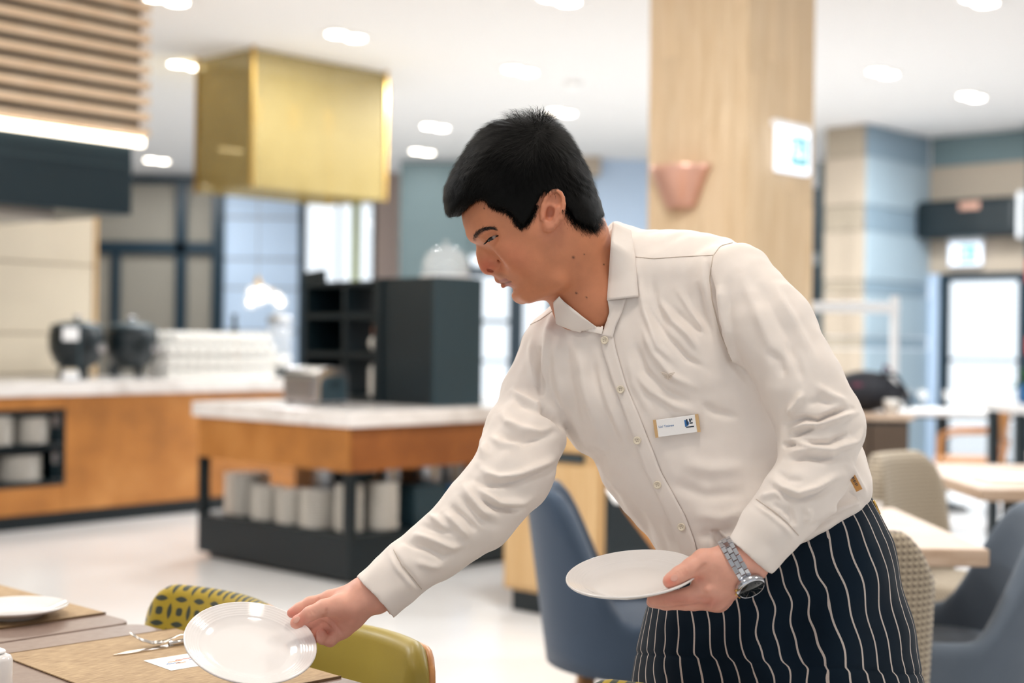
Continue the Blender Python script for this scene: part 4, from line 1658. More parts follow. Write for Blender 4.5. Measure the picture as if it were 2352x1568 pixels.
def ell(c, rad, axes=None, k=.01, op='u'):
    c = np.array(c, float)
    A = np.eye(3) if axes is None else np.array(axes, float)
    rad = np.array(rad, float)
    rm = rad.min()

    def f(X, Y, Z):
        q = (X - c[0], Y - c[1], Z - c[2])
        s2 = 0
        for i in range(3):
            u = (q[0] * A[i][0] + q[1] * A[i][1] + q[2] * A[i][2]) / rad[i]
            s2 = s2 + u * u
        n = np.sqrt(s2)
        return (n - 1) * rm * (1 + .35 * np.minimum(1, (rad.max() / rm - 1) * .5))
    return Prim(f, c, rad.max(), op, k)


def evalf(prims, X, Y, Z, bc=None, br=0):
    d = None
    for p in prims:
        if bc is not None and p.op != 'i':
            if np.linalg.norm(bc - p.c) > p.r + br + p.k + .012:
                continue
        v = p.f(X, Y, Z)
        if p.op == 'u':
            d = v if d is None else smin(d, v, p.k)
        elif d is None:
            continue
        elif p.op == 's':
            d = -smin(-d, v, p.k)
        elif p.op == 'i':
            d = -smin(-d, -v, p.k)
    if d is None:
        d = np.full(X.shape, 1.0)
    return d


def mesh_field(prims, lo, hi, h, B=14, lip=2.2):
    """sparse surface nets; returns vertices and quads"""
    lo, hi = np.array(lo, float), np.array(hi, float)
    nb = np.ceil((hi - lo) / (h * B)).astype(int)
    bi = np.stack(np.meshgrid(*[np.arange(n) for n in nb], indexing='ij'), -1).reshape(-1, 3)
    cen = lo + (bi + .5) * h * B
    hd = h * B * .5 * math.sqrt(3)
    dv = evalf(prims, cen[:, 0], cen[:, 1], cen[:, 2])
    bi, cen = bi[np.abs(dv) < hd * lip], cen[np.abs(dv) < hd * lip]
    n = B + 2                                   # corners -1 .. B
    r = np.arange(-1, B + 1)
    LX, LY, LZ = np.meshgrid(r, r, r, indexing='ij')
    keysV, posV, quads = [], [], []
    BIG = 1 << 20
    edges = []
    for ax in range(3):
        for o1 in (0, 1):
            for o2 in (0, 1):
                a = [0, 0, 0]
                oth = [q for q in range(3) if q != ax]
                a[oth[0]], a[oth[1]] = o1, o2
                b = list(a)
                b[ax] = 1
                edges.append((tuple(a), tuple(b)))
    for blk, c in zip(bi, cen):
        base = blk * B
        X = lo[0] + (base[0] + LX) * h
        Y = lo[1] + (base[1] + LY) * h
        Z = lo[2] + (base[2] + LZ) * h
        F = evalf(prims, X, Y, Z, c, hd * 1.25)
        S = F < 0
        m = n - 1                               # cells per axis, local -1 .. B-1
        cs = np.zeros((m, m, m), int)
        for i in (0, 1):
            for j in (0, 1):
                for k in (0, 1):
                    cs += S[i:i + m, j:j + m, k:k + m]
        act = (cs > 0) & (cs < 8)
        if not act.any():
            continue
        I = np.argwhere(act)
        acc = np.zeros((len(I), 3))
        cnt = np.zeros(len(I))
        for (a, b) in edges:
            fa = F[I[:, 0] + a[0], I[:, 1] + a[1], I[:, 2] + a[2]]
            fb = F[I[:, 0] + b[0], I[:, 1] + b[1], I[:, 2] + b[2]]
            cr = (fa < 0) != (fb < 0)
            t = np.where(cr, fa / np.where(cr, fa - fb, 1), 0)[:, None]
            acc += np.where(cr[:, None], np.array(a) + t * (np.array(b) - np.array(a)), 0)
            cnt += cr
        loc = acc / cnt[:, None]
        gi = I - 1 + base
        keysV.append((gi[:, 0] + 1) * BIG * BIG + (gi[:, 1] + 1) * BIG + gi[:, 2] + 1)
        posV.append(lo + (gi + loc) * h)
        for ax in range(3):
            o1, o2 = [(1, 2), (2, 0), (0, 1)][ax]
            sl0 = [slice(1, n - 1)] * 3
            sl1 = list(sl0)
            sl1[ax] = slice(2, n)
            s0, s1 = S[tuple(sl0)], S[tuple(sl1)]
            E = np.argwhere(s0 != s1)
            if len(E) == 0:
                continue
            flip = s0[E[:, 0], E[:, 1], E[:, 2]]
            g = E + base
            ks = []
            for (d1, d2) in ((-1, -1), (0, -1), (0, 0), (-1, 0)):
                q = g.copy()
                q[:, o1] += d1
                q[:, o2] += d2
                ks.append((q[:, 0] + 1) * BIG * BIG + (q[:, 1] + 1) * BIG + q[:, 2] + 1)
            ks = np.stack(ks, 1)
            ks[~flip] = ks[~flip][:, ::-1]
            quads.append(ks)
    K = np.concatenate(keysV)
    V = np.concatenate(posV)
    Q = np.concatenate(quads)
    uk, idx = np.unique(K, return_index=True)
    V = V[idx]
    qi = np.searchsorted(uk, Q)
    ok = (uk[np.clip(qi, 0, len(uk) - 1)] == Q).all(1)
    return V, qi[ok]


def np_mesh(name, V, Q):
    me = bpy.data.meshes.new(name)
    me.vertices.add(len(V))
    me.vertices.foreach_set('co', np.asarray(V, np.float32).ravel())
    me.loops.add(len(Q) * 4)
    me.loops.foreach_set('vertex_index', np.asarray(Q, np.int32).ravel())
    me.polygons.add(len(Q))
    me.polygons.foreach_set('loop_start', np.arange(0, len(Q) * 4, 4, dtype=np.int32))
    me.polygons.foreach_set('loop_total', np.full(len(Q), 4, np.int32))
    me.polygons.foreach_set('use_smooth', np.ones(len(Q), bool))
    me.update(calc_edges=True)
    me.validate()
    return me


def relax(V, Q, it=2, lam=.5):
    V = V.copy()
    a = np.concatenate([Q[:, [0, 1]], Q[:, [1, 2]], Q[:, [2, 3]], Q[:, [3, 0]]])
    a = np.concatenate([a, a[:, ::-1]])
    cnt = np.bincount(a[:, 0], minlength=len(V))[:, None]
    for _ in range(it):
        s_ = np.stack([np.bincount(a[:, 0], V[a[:, 1], i], minlength=len(V)) for i in range(3)], 1)
        V = V + lam * (s_ / np.maximum(cnt, 1) - V)
    return V


def vnormals(V, Q):
    fn = np.cross(V[Q[:, 2]] - V[Q[:, 0]], V[Q[:, 3]] - V[Q[:, 1]])
    n = np.zeros_like(V)
    for i in range(4):
        for k in range(3):
            n[:, k] += np.bincount(Q[:, i], fn[:, k], minlength=len(V))
    return n / np.maximum(np.linalg.norm(n, axis=1, keepdims=True), 1e-12)


# --- 2-D outline fields -------------------------------------------------------
def poly_sd(poly, PX, PY):
    """signed distance (positive inside) to a polygon, pixels"""
    poly = np.array(poly, float)
    n = len(poly)
    best = np.full(PX.shape, 1e9)
    ins = np.zeros(PX.shape, bool)
    for i in range(n):
        a, b = poly[i], poly[(i + 1) % n]
        d = b - a
        t = np.clip(((PX - a[0]) * d[0] + (PY - a[1]) * d[1]) / max(d @ d, 1e-9), 0, 1)
        best = np.minimum(best, np.hypot(PX - a[0] - t * d[0], PY - a[1] - t * d[1]))
        cond = (a[1] > PY) != (b[1] > PY)
        with np.errstate(divide='ignore', invalid='ignore'):
            xi = (b[0] - a[0]) * (PY - a[1]) / (b[1] - a[1] if b[1] != a[1] else 1e-9) + a[0]
        ins ^= cond & (PX < xi)
    return np.where(ins, best, -best)


def blur(T, n):
    for _ in range(n):
        for ax in (0, 1):
            p = np.pad(T, [(1, 1) if a == ax else (0, 0) for a in (0, 1)], mode='edge')
            T = (np.take(p, range(0, T.shape[ax]), ax) + 2 * T + np.take(p, range(2, T.shape[ax] + 2), ax)) / 4
    return T


class Table:
    def __init__(s, x0, x1, y0, y1, step):
        s.x0, s.y0, s.st = x0, y0, step
        s.xs, s.ys = np.arange(x0, x1 + step, step, float), np.arange(y0, y1 + step, step, float)
        s.PX, s.PY = np.meshgrid(s.xs, s.ys, indexing='ij')

    def sample(s, T, px, py):
        u = np.clip((px - s.x0) / s.st, 0, len(s.xs) - 1.001)
        v = np.clip((py - s.y0) / s.st, 0, len(s.ys) - 1.001)
        i, j = u.astype(int), v.astype(int)
        a, b = u - i, v - j
        return (T[i, j] * (1 - a) + T[i + 1, j] * a) * (1 - b) + (T[i, j + 1] * (1 - a) + T[i + 1, j + 1] * a) * b


def idw(tab, pts):
    """pts: (px, py, value...) -> list of tables"""
    acc, w = None, 0
    for p in pts:
        g = 1 / (((tab.PX - p[0]) ** 2 + (tab.PY - p[1]) ** 2) ** 1.5 + 2e4)
        vals = np.array(p[2:])[:, None, None] * g
        acc = vals if acc is None else acc + vals
        w = w + g
    return [a / w for a in acc]


def pillow(tab, SD, RT, CT, Ymid, cm_scale=1.0, D0=2.05):
    """inflate an outline: SD px inside distance, RT rounding px, CT half depth m, Ymid(px,py) centre depth"""
    def f(X, Y, Z):
        px, py = proj(X, Y, Z)
        d = tab.sample(SD, px, py)
        R = tab.sample(RT, px, py)
        cm = tab.sample(CT, px, py) * cm_scale
        t = np.minimum(d / R, 1)
        c = (Y - Ymid(px, py)) / cm
        Rm = R * D0 / FPX
        return .5 * np.minimum(Rm, cm) * ((1 - t) ** 2 + c * c - 1)
    return f


def pp(px, py, D):
    return tuple(P(px, py, D))


# --- HEAD ---------------------------------------------------------------------
YH = 2.08
HS = YH / FPX                                  # metres per pixel at the head
HT = Table(970, 1450, 220, 800, 2)
FACE = [(1060, 495), (1064, 517), (1071, 535), (1082, 548), (1094, 560), (1111, 573), (1128, 588), (1140, 603), (1143, 616), (1139, 627),
        (1140, 636), (1144, 643), (1151, 648), (1158, 650), (1163, 656), (1172, 662), (1179, 668), (1179, 676), (1185, 686), (1197, 692.5),
        (1212, 692.5), (1236, 685), (1262, 676), (1290, 668), (1330, 640), (1362, 585), (1384, 520), (1376, 470), (1360, 425), (1343, 385),
        (1322, 348), (1298, 318), (1272, 298), (1240, 286), (1200, 286), (1152, 300), (1112, 324), (1080, 362), (1060, 405), (1052, 450)]
SDF_FACE = blur(poly_sd(FACE, HT.PX, HT.PY), 6)
RT, CT = idw(HT, [(1210, 390, 128, .079), (1120, 420, 110, .071), (1110, 500, 95, .067), (1115, 560, 85, .062), (1155, 600, 98, .060), (1150, 645, 62, .050),
                  (1190, 682, 46, .040), (1245, 655, 58, .061), (1300, 600, 85, .066), (1350, 470, 105, .070), (1250, 520, 110, .074)])
ymh = lambda px, py: YH
headP = Prim(pillow(HT, SDF_FACE, RT, CT, ymh), pp(1215, 480, YH), .19, 'u', .0)


def hp(px, py, c):
    """head point: pixel plus lateral offset towards the camera"""
    return pp(px, py, YH - c)


def both(fn, px, py, c):
    """place a primitive on both sides of the face"""
    q = P(px, py, YH)
    return [fn((q.x, YH - c, q.z)), fn((q.x, YH + c, q.z))]


def two(px0, py0, c0, r0, px1, py1, c1, r1, k=.006, op='u'):
    a, b = P(px0, py0, YH), P(px1, py1, YH)
    return [cone((a.x, YH - s_ * c0, a.z), r0, (b.x, YH - s_ * c1, b.z), r1, k, op) for s_ in (1, -1)]


A2 = lambda deg: [[math.cos(math.radians(deg)), 0, math.sin(math.radians(deg))], [0, 1, 0], [-math.sin(math.radians(deg)), 0, math.cos(math.radians(deg))]]
head = [headP]
# neck
head += [cone(pp(1318, 580, YH + .005), .056, pp(1354, 690, YH + .02), .0545, .03), cone(pp(1354, 690, YH + .02), .0545, pp(1400, 770, YH + .075), .038, .012)]
# brow ridge, cheek bone, jaw muscle
head += two(1088, 541, .014, .008, 1122, 530, .046, .007, .012)
head += both(lambda c: ell(c, (.022, .009, .013), A2(-20), .028), 1182, 588, .051)
# eye sockets
head += both(lambda c: ell(c, (.014, .012, .0095), A2(25), .010, 's'), 1120, 556, .054)
# eyelid balls with the slit
head += both(lambda c: ell(c, (.0128, .0125, .0122), None, .003), 1138, 552, .0375)
head += both(lambda c: ell(c, (.0098, .016, .0021), A2(27), .0010, 's'), 1130, 552.5, .047)
head += two(1115, 551, .040, .0020, 1144, 537.5, .050, .0020, .0035)
# nose
head += [cone(hp(1108, 566, 0), .0062, hp(1113, 600, 0), .0078, .006), cone(hp(1113, 600, 0), .0078, hp(1117.5, 612, 0), .0092, .004),
         cone(hp(1112, 582, 0), .009, hp(1136, 604, 0), .0165, .014)]
head += both(lambda c: ell(c, (.0088, .0070, .0086), A2(10), .0022), 1134, 607.5, .0130)
head += both(lambda c: ell(c, (.0062, .0042, .0026), A2(-8), .0015, 's'), 1127, 621.5, .0095)
head += two(1142, 593, .0165, .0016, 1149, 604, .0225, .0020, .003, 's') + two(1149, 604, .0225, .0020, 1147, 617, .0220, .0018, .003, 's')
# lips
head += two(1146, 641, .0, .0052, 1170, 641, .020, .0026, .004)
head += two(1160, 655, .0, .0054, 1176, 647, .018, .0030, .004)
head += two(1152, 649.5, .0, .0016, 1184, 640, .029, .0014, .0018, 's')
head += both(lambda c: ell(c, (.0085, .02, .0045), A2(-30), .006, 's'), 1172, 667, .0)[:1]
head += [ell(hp(1196, 680, 0), (.011, .016, .010), None, .012)]
# jaw line
head += two(1215, 680, .030, .007, 1280, 650, .050, .008, .022)
# ears
def ear(sgn):
    out = []
    q = P(1268, 494, YH)
    cy = YH - sgn * .0765
    ax = A2(-11)
    tilt = math.radians(18)
    # outer plate, leaning out towards the back
    A = np.array(ax)
    n = np.array([0, -sgn, 0.0])
    b = A[0]
    b2 = b * math.cos(tilt) + n * math.sin(tilt)
    n2 = n * math.cos(tilt) - b * math.sin(tilt)
    AX = np.array([b2, n2, A[2]])
    c = np.array([q.x, cy, q.z])
    out.append(ell(c, (.0165, .0060, .0295), AX, .004))
    rim = []
    for i in range(15):
        a = math.radians(215 - 300 * i / 14)
        rr = (.0150, .0275) if i < 12 else (.0125, .027)
        rim.append(c + b2 * rr[0] * math.cos(a) + A[2] * rr[1] * math.sin(a) + n2 * .0042)
    for i in range(14):
        out.append(cone(rim[i], .0032, rim[i + 1], .0032, .0018))
    out.append(ell(c + A[2] * -.0235 + b2 * -.002 + n2 * .002, (.0075, .005, .0085), AX, .004))
    out.append(ell(c + A[2] * -.0055 + b2 * -.0035 + n2 * .006, (.0078, .0110, .0108), AX, .0022, 's'))
    out.append(ell(c + A[2] * .013 + b2 * .001 + n2 * .0065, (.0090, .0062, .0098), AX, .0022, 's'))
    out.append(cone(c + A[2] * .004 + b2 * .007 + n2 * .004, .0026, c + A[2] * -.012 + b2 * .006 + n2 * .004, .0026, .003))
    out.append(cone(c + A[2] * .002 + b2 * -.0125 + n2 * .004, .0032, c + A[2] * -.012 + b2 * -.0115 + n2 * .0045, .0028, .004))
    return out


head += ear(1) + ear(-1)

# --- HANDS and ARMS -----------------------------------------------------------
DR = 1.992                                       # reaching hand
DLh = 1.905                                     # hand with the watch


def hr(px, py, d=0.0):
    return pp(px, py, DR + d)


def hl(px, py, d=0.0):
    return pp(px, py, DLh + d)


armR = [((1262, 820), 2.175, .028), ((1212, 1000), 2.12, .030), ((1176, 1092), 2.08, .030), ((1010, 1256), 2.03, .026), ((862, 1366), 2.000, .0225), ((842, 1366), 1.997, .0225)]
armL = [((1690, 690), 2.06, .030), ((1835, 880), 1.97, .030), ((1880, 985), 1.955, .030), ((1806, 1165), 1.912, .029), ((1712, 1290), 1.90, .0275), ((1690, 1305), 1.902, .0272)]
body = list(head)
for arm in (armR, armL):
    body += [cone(pp(*arm[i][0], arm[i][1]), arm[i][2], pp(*arm[i + 1][0], arm[i + 1][1]), arm[i + 1][2], .02) for i in range(len(arm) - 1)]
# shoulders and upper chest under the shirt
body += [cone(pp(1400, 775, YH + .08), .042, pp(1262, 820, 2.175), .030, .01), cone(pp(1400, 775, YH + .08), .042, pp(1690, 690, 2.06), .030, .01)]

# reaching hand: palm turned to the camera, thumb over the rim
wr_ = hr(838, 1366, .005)
body += [cone(wr_, .0205, hr(760, 1376, .010), .0135, .012, flat=((0, 1, 0), .8)), cone(wr_, .0200, hr(764, 1400, .012), .0135, .012),
         cone(wr_, .0195, hr(770, 1424, .010), .0135, .012), cone(wr_, .0185, hr(786, 1444, .004), .0130, .012)]
body += chain([(hr(818, 1384, -.004), .0155), (hr(780, 1390, -.016), .0152), (hr(744, 1396, -.021), .0118), (hr(712, 1409, -.024), .0100), (hr(684, 1427, -.0225), .0084), (hr(679, 1431, -.0215), .0076)], .012)
body += [ell(hr(797, 1396, -.008), (.024, .015, .016), A2(20), .012), ell(hr(810, 1420, .002), (.020, .012, .015), A2(40), .012)]
body += chain([(hr(760, 1376, .010), .0115), (hr(712, 1386, .012), .0096), (hr(688, 1398, .010), .0085), (hr(671, 1407, .008), .0074)], .006)
body += chain([(hr(764, 1402, .012), .0112), (hr(722, 1428, .020), .0098), (hr(704, 1440, .024), .0088), (hr(690, 1448, .026), .0078)], .006)
body += chain([(hr(772, 1426, .010), .0108), (hr(734, 1450, .018), .0095), (hr(718, 1464, .016), .0086), (hr(706, 1468, .018), .0076)], .006)
body += chain([(hr(788, 1446, .003), .0105), (hr(758, 1470, .000), .0088), (hr(741, 1466, -.010), .0078), (hr(738, 1455, -.014), .0070)], .006)
# hand with the watch: thumb on the plate, fingers under it
wl_ = hl(1686, 1306, -.004)
body += [cone(wl_, .0250, hl(1634, 1350, -.004), .0172, .014), cone(wl_, .0245, hl(1640, 1372, .010), .0165, .014), cone(wl_, .022, hl(1650, 1378, .026), .0150, .014)]
body += chain([(hl(1674, 1286, -.006), .0195), (hl(1616, 1288, -.014), .0160), (hl(1590, 1302, -.020), .0130), (hl(1560, 1320, -.026), .0112), (hl(1543, 1332, -.028), .0100), (hl(1538, 1335, -.028), .0090)], .014)
body += [ell(hl(1622, 1322, -.006), (.022, .014, .018), A2(-30), .012)]
body += chain([(hl(1632, 1354, -.004), .0150), (hl(1578, 1369, -.010), .0112), (hl(1532, 1376, -.006), .0098), (hl(1500, 1377, -.002), .0084)], .010)
body += chain([(hl(1640, 1376, .010), .0140), (hl(1576, 1382, .010), .0110), (hl(1530, 1384, .014), .0096), (hl(1498, 1382, .018), .0080)], .008)
body += chain([(hl(1650, 1380, .026), .0130), (hl(1592, 1384, .032), .0105), (hl(1548, 1384, .036), .009), (hl(1520, 1382, .038), .008)], .008)
body += chain([(hl(1660, 1372, .042), .0115), (hl(1612, 1380, .050), .0092), (hl(1578, 1382, .052), .008)], .008)
body += [cone(wl_, .020, hl(1660, 1370, .040), .0120, .014)]

V, Q = mesh_field(body, (-.40, 1.80, .78), (.60, 2.30, 1.58), .0019)
V = relax(V, Q, 1, .4)
print('body', len(V))
def stroke_disp(V, Nn, folds):
    px, py = proj(V[:, 0], V[:, 1], V[:, 2])
    face = np.clip((-Nn[:, 1]) * 2.2 + .1, 0, 1)
    out = np.zeros(len(V))
    for pts, A, w in folds:
        pts = np.array(pts, float)
        lo_, hi_ = pts.min(0) - 3 * w, pts.max(0) + 3 * w
        m = np.where((px > lo_[0]) & (px < hi_[0]) & (py > lo_[1]) & (py < hi_[1]))[0]
        if not len(m):
            continue
        best = np.full(len(m), 1e9)
        tt = np.zeros(len(m))
        L = np.r_[0, np.cumsum(np.linalg.norm(np.diff(pts, axis=0), axis=1))]
        for i in range(len(pts) - 1):
            a, d = pts[i], pts[i + 1] - pts[i]
            t = np.clip(((px[m] - a[0]) * d[0] + (py[m] - a[1]) * d[1]) / (d @ d), 0, 1)
            dd = np.hypot(px[m] - a[0] - t * d[0], py[m] - a[1] - t * d[1])
            up = dd < best
            best = np.where(up, dd, best)
            tt = np.where(up, (L[i] + t * (L[i + 1] - L[i])) / L[-1], tt)
        taper = np.clip(np.minimum(tt, 1 - tt) * 4, 0.12, 1)
        out[m] += A * np.exp(-(best / w) ** 2) * taper
    return out * face


# creases of the palm, the thumb web and the finger joints
HANDF = [([(741, 1413), (763, 1427), (780, 1446), (789, 1458)], -.0022, 4), ([(749, 1394), (753, 1412), (738, 1417)], -.0025, 4), ([(716, 1400), (722, 1412)], -.0012, 2.5), ([(709, 1403), (714, 1415)], -.0010, 2.5),
         ([(728, 1424), (748, 1432), (766, 1450)], -.0018, 4), ([(826, 1350), (838, 1385)], -.0010, 5), ([(735, 1372), (724, 1384)], -.0015, 4), ([(755, 1462), (748, 1476)], -.0014, 3), ([(770, 1440), (800, 1436), (830, 1420)], .0015, 9),
         ([(596, 1322), (1608, 1308), (1624, 1293)], 0.0, 4), ([(1596, 1324), (1608, 1310), (1625, 1292)], -.0036, 5), ([(1598, 1328), (1616, 1332)], -.0020, 3.5), ([(1620, 1346), (1634, 1360)], .0032, 9), ([(1626, 1386), (1640, 1394)], .0030, 9),
         ([(1600, 1372), (1622, 1376), (1640, 1374)], -.0022, 5), ([(1562, 1306), (1570, 1320)], -.0012, 2.5), ([(1568, 1303), (1576, 1317)], -.0012, 2.5), ([(1556, 1310), (1563, 1324)], -.0010, 2.2),
         ([(1500, 1384), (1560, 1387), (1600, 1384)], -.0016, 4), ([(1640, 1300), (1632, 1340)], .0014, 9)]
HANDF = [f_ for f_ in HANDF if f_[1] != 0.0]
NB = vnormals(V, Q)
V = V + NB * (stroke_disp(V, NB, HANDF) * (V[:, 2] < 1.05))[:, None]
# skin colours follow the places where skin itself differs, besides a shaded mouth line
bpx, bpy_ = proj(V[:, 0], V[:, 1], V[:, 2])
lat = np.abs(V[:, 1] - YH)


def gz(cx, cy, rx, ry, deg=0):
    a = math.radians(deg)
    u = (bpx - cx) * math.cos(a) + (bpy_ - cy) * math.sin(a)
    v = -(bpx - cx) * math.sin(a) + (bpy_ - cy) * math.cos(a)
    return np.exp(-(u / rx) ** 2 - (v / ry) ** 2)


def L3(h):
    return np.array(lin(h)[:3])


isHead = (bpx < 1420) & (bpx > 1000) & (bpy_ < 790)
col_ = np.where(isHead[:, None], L3('#c8835f'), L3('#e6ab96'))


def paint(w, hexc, amt):
    global col_
    w = np.clip(w * amt, 0, 1)[:, None]
    col_ = col_ * (1 - w) + L3(hexc) * w


paint(gz(1118, 612, 24, 20) * isHead, '#c0634a', .8)
paint(gz(1180, 590, 50, 34, 40) * isHead, '#c27254', .5)
paint(gz(1268, 494, 34, 56) * (lat > .066) * isHead, '#d08a70', .8)
paint(gz(1160, 643, 19, 5, -14) * (lat < .03) * isHead, '#9c5142', 1.0)
paint(gz(1167, 654, 13, 7, -20) * (lat < .028) * isHead, '#a04c42', 1.0)
paint(gz(1168, 648, 17, 2.2, -17) * (lat < .032) * isHead, '#4a241c', .9)  # shade of the gap between the lips, painted dark
paint(gz(1150, 632, 16, 6, 20) * isHead, '#96694f', .45)
paint(gz(1240, 650, 80, 34, -12) * isHead, '#b9744f', .35)
for (mx_, my_, mr_) in [(1317, 591, 3.0), (1387, 607, 1.6), (1324, 673, 2.2), (1347, 683, 1.8), (1342, 584, 1.4), (1112, 479, 1.5)]:
    paint(gz(mx_, my_, mr_, mr_) * (V[:, 1] < YH) * isHead, '#2e1a16', 1.3)
paint(gz(1300, 540, 30, 60, -20) * isHead * .5, '#b57758', .5)
hand = ~isHead & (V[:, 1] < 2.02)
paint(gz(690, 1425, 22, 16) * hand, '#e08a78', .7)
paint(gz(668, 1408, 16, 14) * hand, '#d97f70', .7)
paint(gz(735, 1450, 34, 22) * hand, '#c07a6c', .7)
paint(gz(790, 1425, 40, 26) * hand, '#d08d7a', .5)
paint(gz(1540, 1335, 16, 13) * hand, '#e0806c', .8)
paint(gz(1575, 1316, 10, 8) * hand, '#c98672', .5)
paint(gz(1560, 1378, 70, 14) * hand, '#cf8474', .7)
paint(gz(1632, 1385, 24, 16) * hand, '#cc7f70', .6)
paint(gz(1605, 1328, 16, 10) * hand, '#d58876', .6)
HREG_S = [(1059, 494), (1072, 478), (1090, 463), (1108, 455), (1117, 462), (1126, 475), (1140, 482), (1160, 486), (1177, 500), (1186, 518), (1196, 526), (1208, 520), (1218, 512), (1228, 494), (1235, 470), (1238, 452), (1250, 441), (1272, 441), (1290, 456), (1299, 478),
          (1310, 500), (1322, 512), (1342, 522), (1362, 531), (1376, 520), (1391, 500), (1420, 470), (1420, 220), (980, 220), (980, 470)]
sdr = HT.sample(blur(poly_sd(HREG_S, HT.PX, HT.PY), 2), bpx, bpy_)
paint(1 / (1 + np.exp(-np.clip((sdr - 3.5) / 2.2, -30, 30))) * isHead * (lat < .0835), '#211814', .92)
me = np_mesh('body', V, Q)
ca = me.attributes.new('skin_col', 'FLOAT_COLOR', 'POINT')
ca.data.foreach_set('color', np.concatenate([col_, np.ones((len(V), 1))], 1).astype(np.float32).ravel())
s = N('skin')
c0 = s.attr('skin_col', 'Color')
nv = s.noise(s.coord('Object'), 70, 4)
nv2 = s.noise(s.coord('Object'), 700, 2)
hs = s.add('ShaderNodeHueSaturation')
s.link(s.math('MULTIPLY_ADD', nv, .22, .89), hs.inputs['Value'])
s.link(c0, hs.inputs['Color'])
s.base(hs.outputs[0], .48, spec=.4)
s.b.inputs['Subsurface Weight'].default_value = .12
s.b.inputs['Subsurface Radius'].default_value = (.012, .004, .002)
s.b.inputs['Subsurface Scale'].default_value = .5
s.bump(nv2, .12, .0006)
person = obj('person', me, 'skin')
tag(person, 'waiter in white shirt and striped apron leaning forward with two plates', 'person')
body_bvh = BVHTree.FromPolygons(V.tolist(), Q.tolist())

# --- SHIRT --------------------------------------------------------------------
ST = Table(1080, 2140, 440, 1560, 4)
TORSO = [(1300, 672), (1262, 704), (1224, 738), (1202, 775), (1196, 840), (1222, 915), (1272, 970), (1302, 1003), (1330, 1036), (1364, 1054), (1384, 1104),
         (1430, 1170), (1488, 1234), (1512, 1270), (1516, 1320), (1510, 1420), (1520, 1500), (2060, 1500), (2040, 1300), (2006, 1150), (2003, 1100), (1984, 1035), (1950, 960), (1895, 850),
         (1840, 740), (1785, 640), (1722, 578), (1680, 548), (1580, 526), (1470, 526), (1412, 505), (1380, 540)]
SD_T = blur(poly_sd(TORSO, ST.PX, ST.PY), 5)
RT_T, CT_T = idw(ST, [(1330, 800, 120, .105), (1550, 620, 110, .095), (1550, 850, 165, .116), (1700, 1000, 180, .108), (1750, 1250, 190, .128), (1450, 1050, 150, .112), (1900, 1150, 150, .108)])
ymt = lambda px, py: 2.135 - .00020 * (px - 1500)
shirt = [Prim(pillow(ST, SD_T, RT_T, CT_T, ymt), pp(1600, 960, 2.12), .48, 'u', .0)]


def waist_cut(X, Y, Z):
    px, py = proj(X, Y, Z)
    line = np.interp(px, [1400, 1530, 1600, 1690, 1770, 1830, 1905, 1965, 2005, 2060], [1330, 1400, 1385, 1345, 1303, 1254, 1212, 1180, 1146, 1120])
    return (py - line) * 2.0 / FPX * .8


shirt.append(Prim(waist_cut, (0, 0, 0), 9, 'i', .014))
slR = [((1262, 800), 2.165, .040), ((1228, 905), 2.15, .049), ((1206, 1000), 2.11, .0600), ((1176, 1090), 2.07, .0585), ((1096, 1180), 2.045, .0550), ((1000, 1262), 2.025, .0440), ((938, 1302), 2.012, .0400), ((850, 1383), 1.996, .0395)]
slL = [((1690, 652), 2.03, .058), ((1770, 752), 1.985, .0600), ((1838, 876), 1.955, .0570), ((1888, 980), 1.945, .0590), ((1870, 1075), 1.925, .0500), ((1832, 1140), 1.908, .0480), ((1772, 1212), 1.900, .0420), ((1706, 1298), 1.898, .0345)]
for slv in (slR, slL):
    for i in range(len(slv) - 1):
        a, b = slv[i], slv[i + 1]
        shirt.append(cone(pp(*a[0], a[1]), a[2], pp(*b[0], b[1]), b[2], .020 if i < 1 else (.010 if i == 1 else .005)))


def plane_cut(pt, nrm):
    pt, nrm = np.array(pt), np.array(nrm)
    nrm = nrm / np.linalg.norm(nrm)
    return pt, nrm


def cuff(pend, pin, rin, rend):
    """square the sleeve end off and hollow it"""
    a, b = np.array(pend), np.array(pin)
    n = (a - b) / np.linalg.norm(a - b)

    def f(X, Y, Z):
        q = (X - a[0]) * n[0] + (Y - a[1]) * n[1] + (Z - a[2]) * n[2]
        rad = np.sqrt((X - a[0]) ** 2 + (Y - a[1]) ** 2 + (Z - a[2]) ** 2)
        return np.where(rad < .10, -q, .05)         # solid beyond the cuff plane = cut away
    out = [Prim(f, a, .10, 's', .0015)]
    out.append(cone(a + n * .01, rin, a - n * .035, rin * .9, .001, 's'))
    return out


ceR = pp(861, 1373, 1.998)
ceL = pp(1720, 1277, 1.899)
shirt += cuff(ceR, pp(938, 1302, 2.012), .0355, .04)
shirt += cuff(ceL, pp(1772, 1208, 1.900), .0315, .035)
# open collar
VN = [(1270, 640), (1296, 684), (1340, 722), (1388, 760), (1402, 720), (1398, 660), (1408, 500), (1340, 480)]
VT = Table(1220, 1460, 440, 800, 2)
SD_V = blur(poly_sd(VN, VT.PX, VT.PY), 1)


def vcut(X, Y, Z):
    px, py = proj(X, Y, Z)
    inr = (px > 1222) & (px < 1458) & (py > 442) & (py < 798)
    return np.where(inr, np.maximum(-VT.sample(SD_V, px, py) * HS, Y - 2.115), .08)


shirt.append(Prim(vcut, pp(1340, 620, 2.05), .16, 's', .003))
VS, QS = mesh_field(shirt, (-.32, 1.78, .82), (.62, 2.36, 1.48), .0026)
VS = relax(VS, QS, 2, .45)
print('shirt', len(VS))

